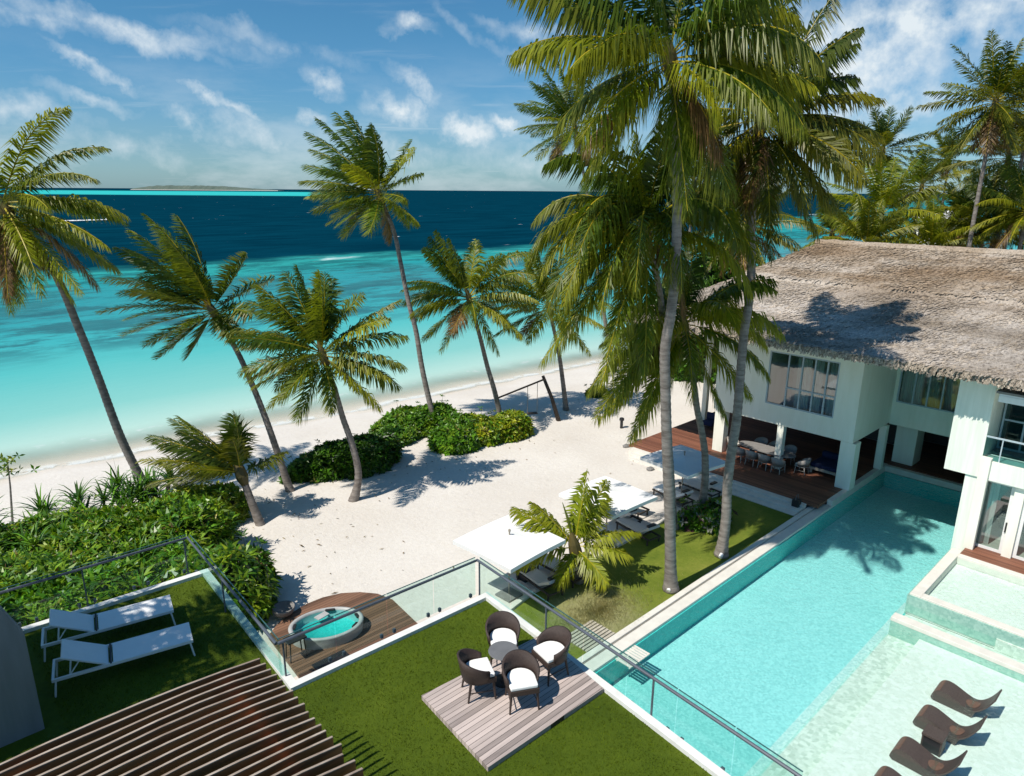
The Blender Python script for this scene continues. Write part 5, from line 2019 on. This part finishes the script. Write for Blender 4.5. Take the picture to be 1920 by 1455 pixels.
palm('dense palm hidden behind the tallest trunk, its huge crown hanging low', tpath([(1262, 990), (1258, 900), (1252, 800), (1249, 700), (1243, 600), (1232, 520)], (1212, 436), -1.5, .03), nf=13, L=4.9, seed=18, wind=.01, pairs=60, leafL=1.15, droop=.46, hang=1.1, dead=1, tone=-.05, width=.036, segs=18, elmin=-20,
     explicit=((146, -15, 5.4, .52, .5), (156, -40, 5.4, .54, .6), (136, 5, 4.6, .5, .4), (122, -30, 5.4, .6, .5), (105, -50, 5.8, .64, .5), (80, -55, 5.6, .62, .5), (60, -35, 5.0, .6, .5), (172, -30, 5.4, .46, .6), (190, -40, 5.4, .34, .7), (215, -35, 5.6, .16, .8), (240, -50, 5.8, .08, .8), (110, -10, 3.4, .2, .2), (95, 10, 3.2, .14, .1), (70, -5, 3.6, .3, .3), (40, -30, 4.8, .54, .6), (250, -30, 6.0, .04, .85), (225, -15, 6.0, .08, .85), (268, -30, 5.4, .04, .85), (155, -60, 5.4, .5, .6)))
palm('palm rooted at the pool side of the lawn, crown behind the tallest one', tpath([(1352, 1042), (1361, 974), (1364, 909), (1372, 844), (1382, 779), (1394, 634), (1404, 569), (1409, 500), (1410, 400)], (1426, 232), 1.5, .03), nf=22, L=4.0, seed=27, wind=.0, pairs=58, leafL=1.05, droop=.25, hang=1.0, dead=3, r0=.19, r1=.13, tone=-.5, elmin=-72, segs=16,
     explicit=((66, 0, 4.4, .08, .3), (46, 8, 4.2, .12, .3), (26, 0, 4.2, .2, .4), (12, -10, 4.2, .24, .5), (-4, 0, 4.3, .18, .6), (-20, -8, 4.2, .12, .7), (-38, 0, 4.2, .08, .8), (-58, -10, 4.4, .04, .85), (-78, 0, 4.8, .03, .9), (-98, -10, 4.8, .03, .9), (-118, 0, 4.4, .04, .85), (85, 0, 4.2, .06, .1)))
palm('young bright green palm by the kerb, growing in front of the nearest parasol', tpath([(1086, 1092), (1084, 1060)], (1078, 1030), 0, .03), nf=1, L=2.2, seed=61, wind=.03, pairs=46, leafL=.62, droop=.2, hang=.55, dead=0, r0=.15, r1=.13, tone=.25, limeshare=1.0, elmin=20, elmax=72, flare=1.2,
     explicit=((80, 10, 2.7, .10, .3), (66, 15, 2.6, .26, .4), (140, 0, 2.6, .14, .4), (128, 10, 2.2, .2, .5), (24, 8, 2.4, .34, .4), (12, -10, 2.0, .4, .5), (-20, -45, 1.7, .4, .6), (168, -25, 2.5, .36, .6), (210, -60, 1.6, .4, .7)))
# --- palms behind the villa
GB = 'palms behind the thatched roof'


def back_palm(label, px, py, dist, seed, L=4.0, nf=22, lean=0, **kw):
    top = gf(px, py, dist)
    gx, gy = top[0] - RT[0] * lean, top[1] - RT[1] * lean
    zb = ground_z(gx, gy) - .2
    foot = np.array((gx, gy, zb))
    mid = foot * .5 + top * .5 + RT * lean * .12
    kw.setdefault('pairs', 38)
    kw.setdefault('leafL', .70)
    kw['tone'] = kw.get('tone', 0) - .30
    return palm(label, [foot, mid, top], nf=nf, L=L, seed=seed, group=GB, **kw)


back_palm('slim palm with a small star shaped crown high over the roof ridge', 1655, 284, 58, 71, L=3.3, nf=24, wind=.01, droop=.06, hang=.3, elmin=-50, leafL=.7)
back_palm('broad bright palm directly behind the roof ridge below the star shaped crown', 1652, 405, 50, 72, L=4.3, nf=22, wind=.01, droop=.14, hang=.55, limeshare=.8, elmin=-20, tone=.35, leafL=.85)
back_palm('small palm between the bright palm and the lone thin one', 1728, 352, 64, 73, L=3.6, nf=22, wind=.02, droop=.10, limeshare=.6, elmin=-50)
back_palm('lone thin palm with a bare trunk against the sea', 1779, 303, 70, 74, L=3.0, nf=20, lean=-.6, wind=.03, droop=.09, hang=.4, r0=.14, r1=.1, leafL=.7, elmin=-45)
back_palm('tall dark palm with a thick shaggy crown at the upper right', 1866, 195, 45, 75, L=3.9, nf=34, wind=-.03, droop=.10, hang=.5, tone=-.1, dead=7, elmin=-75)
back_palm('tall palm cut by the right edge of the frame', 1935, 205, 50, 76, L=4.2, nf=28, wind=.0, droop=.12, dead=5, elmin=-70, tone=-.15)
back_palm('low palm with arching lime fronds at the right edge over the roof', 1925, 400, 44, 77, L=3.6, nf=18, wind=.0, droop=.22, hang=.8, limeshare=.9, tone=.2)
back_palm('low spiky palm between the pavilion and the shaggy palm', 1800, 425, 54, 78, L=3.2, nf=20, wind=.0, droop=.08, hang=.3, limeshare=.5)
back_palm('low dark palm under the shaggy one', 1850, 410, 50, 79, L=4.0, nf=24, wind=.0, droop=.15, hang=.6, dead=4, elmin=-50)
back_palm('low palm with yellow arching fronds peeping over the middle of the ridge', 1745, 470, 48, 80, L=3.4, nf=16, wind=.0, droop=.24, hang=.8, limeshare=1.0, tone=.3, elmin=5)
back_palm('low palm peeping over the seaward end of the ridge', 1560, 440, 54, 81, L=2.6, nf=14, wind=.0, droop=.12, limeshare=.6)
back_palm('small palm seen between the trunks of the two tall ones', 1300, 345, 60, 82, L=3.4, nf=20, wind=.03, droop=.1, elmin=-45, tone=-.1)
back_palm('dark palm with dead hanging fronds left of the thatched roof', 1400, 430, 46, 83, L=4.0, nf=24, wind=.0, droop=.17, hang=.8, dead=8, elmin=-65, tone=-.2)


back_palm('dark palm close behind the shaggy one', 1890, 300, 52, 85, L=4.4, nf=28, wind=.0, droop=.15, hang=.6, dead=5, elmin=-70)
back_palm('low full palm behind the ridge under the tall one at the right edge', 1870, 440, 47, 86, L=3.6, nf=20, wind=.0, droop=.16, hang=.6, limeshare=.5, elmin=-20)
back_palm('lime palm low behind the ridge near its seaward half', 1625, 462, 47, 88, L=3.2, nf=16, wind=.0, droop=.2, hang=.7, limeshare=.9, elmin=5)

# a palm out of the frame to the left throws the dappled shade on the lounger terrace
palm('coconut palm standing beside the building, out of view to the left', [np.array((-3.6, 18.5, 0)), np.array((-3.8, 17.0, 6.5)), np.array((-3.6, 15.6, 12.6))], nf=20, L=3.7, seed=91, wind=.0, droop=.16, hang=.5, pairs=34)

# ------------------------------------------------------------------ shrubs
def leafset(rg, P, Nn, per, size, cols, tilt=(.25, .9), wid=.36, curl=.25):
    """rosettes of leaves at points P pointing along Nn"""
    n = len(P)
    k = np.tile(np.arange(per), n)
    idx = np.repeat(np.arange(n), per)
    p, nn = P[idx], norm(Nn[idx])
    ref = np.where(np.abs(nn[:, 2:3]) > .9, np.array((1.0, 0, 0)), ZZ)
    u = norm(np.cross(ref, nn))
    v = np.cross(nn, u)
    a = k * (6.283 / per) + rg.random(n)[idx] * 6.28 + rg.normal(0, .25, n * per)
    tl = (tilt[0] + (tilt[1] - tilt[0]) * rg.random(n * per))[:, None]
    rad = u * np.cos(a)[:, None] + v * np.sin(a)[:, None]
    d = norm(rad * np.cos(tl) + nn * np.sin(tl))
    s = norm(np.cross(d, nn))
    L = (size * (.65 + .6 * rg.random(n * per)))[:, None]
    W = L * wid * .5
    up = np.cross(s, d)
    b0 = p
    m1 = p + d * L * .55 + s * W - up * 0
    m2 = p + d * L * .55 - s * W
    tip = p + d * L - up * L * curl
    V = np.stack([b0, m1, tip, m2], 1).reshape(-1, 3)
    F = [(4 * i, 4 * i + 1, 4 * i + 2, 4 * i + 3) for i in range(n * per)]
    ci = cols[rg.integers(0, len(cols), n)][idx] * (.65 + .7 * rg.random((n * per, 1)))
    return V, F, ci


def shrub(label, centers, nros, size, cols, seed, name='shrub', per=6, group=None, cat='shrub', wid=.42, lumps=9, base=None):
    """centers: list of (x, y, rx, ry, h) domes merged into one plant"""
    rg = np.random.default_rng(seed)
    cx_ = np.mean([c[0] for c in centers])
    cy_ = np.mean([c[1] for c in centers])
    r = empty(name, (cx_, cy_, 0), label, cat, group)
    mb, core = MB(), MB()
    area = sum(c[2] * c[3] for c in centers)
    cols = np.array(cols)
    for (x, y, rx, ry, h) in centers:
        m_ = max(40, int(nros * rx * ry / area))
        lob = norm(rg.normal(size=(lumps, 3)) * np.array((1, 1, .6)) + np.array((0, 0, .3)))
        la = .10 + .16 * rg.random(lumps)
        q = norm(rg.normal(size=(m_, 3)))
        q[:, 2] = np.abs(q[:, 2]) * 1.0
        q = norm(q)

        def radial(q):
            s = np.ones(len(q)) * .86
            for l, a in zip(lob, la):
                s = s + a * np.clip((q @ l - .72) / .28, 0, 1) ** 1.3
            return s
        rr = radial(q) * (1 - .20 * rg.random(m_) ** 2.0)
        P = np.stack([x + q[:, 0] * rx * rr, y + q[:, 1] * ry * rr, np.maximum(.05, q[:, 2] * h * rr)], 1)
        Nn = norm(q / np.array((rx, ry, h)) + np.array((0, 0, .35)) + rg.normal(0, .25, (m_, 3)))
        V, F, C = leafset(rg, P, Nn, per, size, cols, wid=wid)
        mb.addnp(V, F, C)
        m2 = m_ // 3
        V, F, C = leafset(rg, P[:m2] + Nn[:m2] * size * .35, Nn[:m2] + rg.normal(0, .4, (m2, 3)), 4, size * .55, cols * 1.15, wid=wid * 1.1)
        mb.addnp(V, F, C)
        m3 = m_ // 14
        dry = np.array([(.22, .17, .05), (.16, .10, .04), (.30, .28, .06)])
        V, F, C = leafset(rg, P[-m3:] + Nn[-m3:] * size * .2, rg.normal(0, 1, (m3, 3)) + ZZ, 3, size * .7, dry, wid=wid)
        mb.addnp(V, F, C)
        # a few bare shoots breaking the outline
        for q_ in rg.integers(0, m_, 9):
            a_, n_2 = P[q_], norm(Nn[q_] + np.array((0, 0, .8)))
            tip_ = a_ + n_2 * size * (1.0 + rg.random())
            core.tube([tuple(a_ - n_2 * .2), tuple(tip_)], [.012, .006], 4)
            V, F, C = leafset(rg, tip_[None] + rg.normal(0, .04, (2, 3)), np.repeat(n_2[None], 2, 0), 4, size * .6, cols, wid=wid)
            mb.addnp(V, F, C)
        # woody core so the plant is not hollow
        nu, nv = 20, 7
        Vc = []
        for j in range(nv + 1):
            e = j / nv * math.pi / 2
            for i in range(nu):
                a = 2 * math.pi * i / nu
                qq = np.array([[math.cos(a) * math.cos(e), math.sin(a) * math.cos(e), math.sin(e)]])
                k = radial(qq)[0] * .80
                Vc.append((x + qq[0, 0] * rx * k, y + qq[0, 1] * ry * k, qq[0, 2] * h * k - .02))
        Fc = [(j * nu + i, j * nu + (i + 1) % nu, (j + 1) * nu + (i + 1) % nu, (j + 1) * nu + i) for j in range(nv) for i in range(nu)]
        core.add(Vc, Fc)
    mb.build('foliage', M['shrub'], r)
    core.build('branches', M['undergrowth'], r)
    return r


CB = [(.078, .20, .012), (.105, .245, .014), (.055, .145, .012), (.17, .29, .016)]
CY = [(.22, .29, .014), (.30, .34, .016), (.14, .23, .014), (.36, .37, .02)]
CD = [(.045, .110, .012), (.068, .15, .013), (.032, .08, .010)]
GS = 'rounded shrubs on the beach'
shrub('dark green rounded shrub on the sand behind the palm with the full crown', [(16.2, 30.6, 2.1, 1.1, 1.25), (17.5, 29.9, 2.0, 1.2, 1.5), (15.0, 31.0, 1.4, .8, .9)], 1700, .34, CD + CB[:1], 4, group=GS)
shrub('mid green rounded shrub on the seaward side of the bright one', [(22.4, 33.0, 1.9, 1.4, 1.3), (23.8, 32.6, 2.0, 1.5, 1.5), (21.5, 32.4, 1.4, 1.1, .9)], 1700, .33, CB + CY[2:3], 6, group=GS)
shrub('bright yellow green rounded shrub nearest the swing', [(24.9, 29.6, 1.7, 1.5, 1.3), (26.5, 28.7, 1.6, 1.4, 1.25)], 1500, .34, CY + CB[:1], 7, group=GS)
shrub('dark fresh green shrub joined to the bright yellow green one', [(23.1, 29.3, 1.5, 1.3, 1.4), (24.2, 29.9, 1.3, 1.2, 1.5)], 1200, .34, CB, 8, group=GS)
# the hedge below the terraces
shrub('tall dense green hedge of glossy shrubs below the lounger terrace', [(1.8, 26.0, 2.6, 3.0, 2.1), (4.6, 27.2, 2.6, 2.6, 2.2), (6.6, 25.6, 2.2, 2.6, 2.2), (3.2, 22.6, 2.8, 2.6, 2.3), (6.2, 22.6, 2.0, 2.2, 2.1), (.2, 22.6, 2.4, 2.6, 2.4), (1.0, 29.4, 2.2, 2.2, 1.8), (7.4, 28.0, 1.8, 1.9, 1.9), (4.2, 30.0, 2.2, 1.8, 1.7)], 8600, .46, CB + CY[2:3] + CY[:1] + CB[3:] + CD[:1], 19, name='hedge', cat='hedge', wid=.25)
shrub('rounded glossy shrub at the corner of the lounger terrace, beside the sand', [(7.6, 21.6, 1.0, 1.2, 1.9), (7.9, 22.6, .9, 1.0, 1.7)], 900, .36, CB + CD, 23)
shrub('small lime green shrub at the beach end of the hedge', [(9.6, 29.6, 1.3, 1.2, 1.3), (8.9, 30.6, 1.2, 1.1, 1.2)], 700, .34, CY[:3], 24)
shrub('flowering shrub with pale leaves round the foot of the leaning palm', [(25.2, 14.2, .8, .8, .9), (24.6, 14.7, .6, .6, .6)], 420, .36, CB + [(.30, .30, .27), (.09, .04, .045)], 25)
tq = gf(1330, 500, 54)
shrub('tall dense dark green tree beyond the seaward end of the thatched roof', [(tq[0], tq[1], 3.2, 3.2, 10.2), (tq[0] + 2.2, tq[1] - 2.4, 2.6, 2.4, 10.8), (tq[0] - 1.5, tq[1] + 2.5, 2.2, 2.2, 8.0)], 3400, .45, CD + CB[:1], 26, name='broadleaf_tree', cat='tree')
shrub('low dark bush on the sand beyond the swing', [(37.0, 30.4, .7, .6, .6)], 200, .30, CD, 27)
shrub('low green scrub behind the villa under the palms', [(50, 16, 6, 5, 4.5), (56, 8, 7, 6, 5), (52, 0, 6, 7, 5), (60, 22, 6, 5, 3.5), (66, 10, 7, 7, 4.5), (74, 14, 6, 6, 3.5)], 5200, .7, CD + CB + CY[2:3], 28, name='scrub', cat='scrub')


def strap_plant(label, x, y, h, nl, seed, group=None):
    rg = np.random.default_rng(seed)
    r = empty('screw_pine', (x, y, 0), label, 'plant', group)
    mb = MB()
    for head in range(4):
        hx, hy, hz = x + rg.normal() * .45, y + rg.normal() * .45, h * (.5 + .35 * rg.random())
        MB().tube([(x + rg.normal() * .1, y, 0), (hx, hy, hz)], [.07, .05], 6).build('stem', M['bark'], r)
        for i in range(nl):
            a = i * 2.4 + rg.random()
            el = R_(75 - 75 * i / nl + rg.normal() * 8)
            d = np.array((math.cos(a) * math.cos(el), math.sin(a) * math.cos(el), math.sin(el)))
            s = norm(np.cross(d, ZZ))
            L = .9 + .35 * rg.random()
            pts = []
            p = np.array((hx, hy, hz))
            for k in range(5):
                pts.append(p)
                d = norm(d + np.array((0, 0, -.42)) * (k / 3))
                p = p + d * L / 4
            V, F = [], []
            for k, q in enumerate(pts):
                w = .05 * (1 - (k / 4) ** 2 * .9)
                V += [q - s * w, q + s * w]
            for k in range(4):
                F.append((2 * k, 2 * k + 1, 2 * k + 3, 2 * k + 2))
            c = np.array((CD + CB[:2])[rg.integers(0, 5)]) * (.8 + .8 * rg.random())
            mb.addnp(np.array(V), F, [c] * 4)
    mb.build('foliage', M['shrub'], r)


spots = [(.8, 31.4), (2.2, 31.6), (3.4, 31.0), (4.6, 31.8), (5.6, 31.2), (6.6, 31.8), (7.4, 31.2), (8.2, 31.9), (3.0, 28.6), (5.2, 24.6), (2.0, 24.4), (4.2, 20.8)]
wh = ['at the far left end of the back row', 'second along the back row of the hedge', 'third along the back row of the hedge', 'fourth along the back row of the hedge', 'in the middle of the back row beside the palm foot', 'left of the tall palm foot', 'right of the tall palm foot', 'at the sand end of the back row', 'in the middle of the hedge', 'just beyond the glass corner', 'low in the hedge beyond the glass', 'hard by the terrace wall']
for i, ((x, y), wd) in enumerate(zip(spots, wh)):
    strap_plant('strap leaved screw pine ' + wd, x, y, 1.8 + .3 * math.sin(i * 2), 22, 100 + i, 'screw pines growing through the hedge')

# tall twig with sparse leaves at the left edge
rg = np.random.default_rng(77)
tp = gf(14, 860, 27)
r = empty('sapling', (tp[0], tp[1], 0), 'sparse leafy sapling top at the left edge of the frame', 'sapling')
MB().tube([(tp[0] - .3, tp[1], 0), (tp[0] - .1, tp[1], tp[2] * .6), tuple(tp)], [.05, .035, .012], 6).build('stem', M['bark'], r)
P = np.array([tp + np.array((rg.normal() * .22, rg.normal() * .22, -.9 * rg.random() + .15)) for _ in range(26)])
V, F, C = leafset(rg, P, rg.normal(size=(26, 3)) + ZZ, 4, .26, np.array(CY + CB))
MB().addnp(V, F, C).build('foliage', M['shrub'], r)
# dry grass tufts in the worn corner of the lawn
rg = np.random.default_rng(15)
V, F, C = [], [], []
for i in range(5200):
    a, q = rg.random() * 6.28, abs(rg.normal()) * .9
    x, y = 16.6 + q * 1.5 * math.cos(a), 13.2 + q * .75 * math.sin(a)
    if y < 11.8 or y > 15 - .2 * (x - 15):
        continue
    h, b_ = .06 + .14 * rg.random(), rg.random() * 6.28
    o = len(V)
    V += [(x - .008, y, .03), (x + .008, y, .03), (x + math.cos(b_) * h * .7, y + math.sin(b_) * h * .7, .03 + h)]
    F.append((o, o + 1, o + 2))
    C.append(np.array((.40, .37, .18)) * (.6 + .7 * rg.random()))
tag(MB().addnp(np.array(V), F, C).build('dry_grass', M['shrub']), 'bleached dry grass in the worn corner of the lawn', 'grass', kind='stuff')

# dry leaves and palm litter lying on the sand
rg = np.random.default_rng(33)
V, F, C = [], [], []
feet = [(14.9, 26.8), (13.3, 29.7), (23.6, 31.6), (27.7, 30.6), (33, 29.9), (10.8, 27.4), (19, 29), (26, 27.5), (22, 28), (28, 21), (12.5, 22), (9.5, 24)]
for i in range(170):
    fx, fy = feet[rg.integers(0, len(feet))]
    x, y = fx + rg.normal() * 1.8, fy + rg.normal() * 1.5
    if ground_z(x, y) < -.5 or (y < 17.5):
        continue
    a, L, w = rg.random() * 6.28, .04 + .13 * rg.random() ** 2, .015 + .02 * rg.random()
    d = np.array((math.cos(a), math.sin(a)))
    s_ = np.array((-d[1], d[0])) * w
    z = ground_z(x, y) + .02
    o = len(V)
    for q, dz in ((np.array((x, y)) - d * L, .01), (np.array((x, y)) + s_, .035), (np.array((x, y)) + d * L, .012), (np.array((x, y)) - s_, .02)):
        V.append((q[0], q[1], z + dz))
    F.append((o, o + 1, o + 2, o + 3))
    C.append(np.array(((.22, .15, .08), (.14, .10, .06), (.30, .24, .14))[rg.integers(0, 3)]))
tag(MB().addnp(np.array(V), F, C).build('leaf_litter', M['shrub']), 'scattered dry leaves on the sand round the palms', 'litter', kind='stuff')
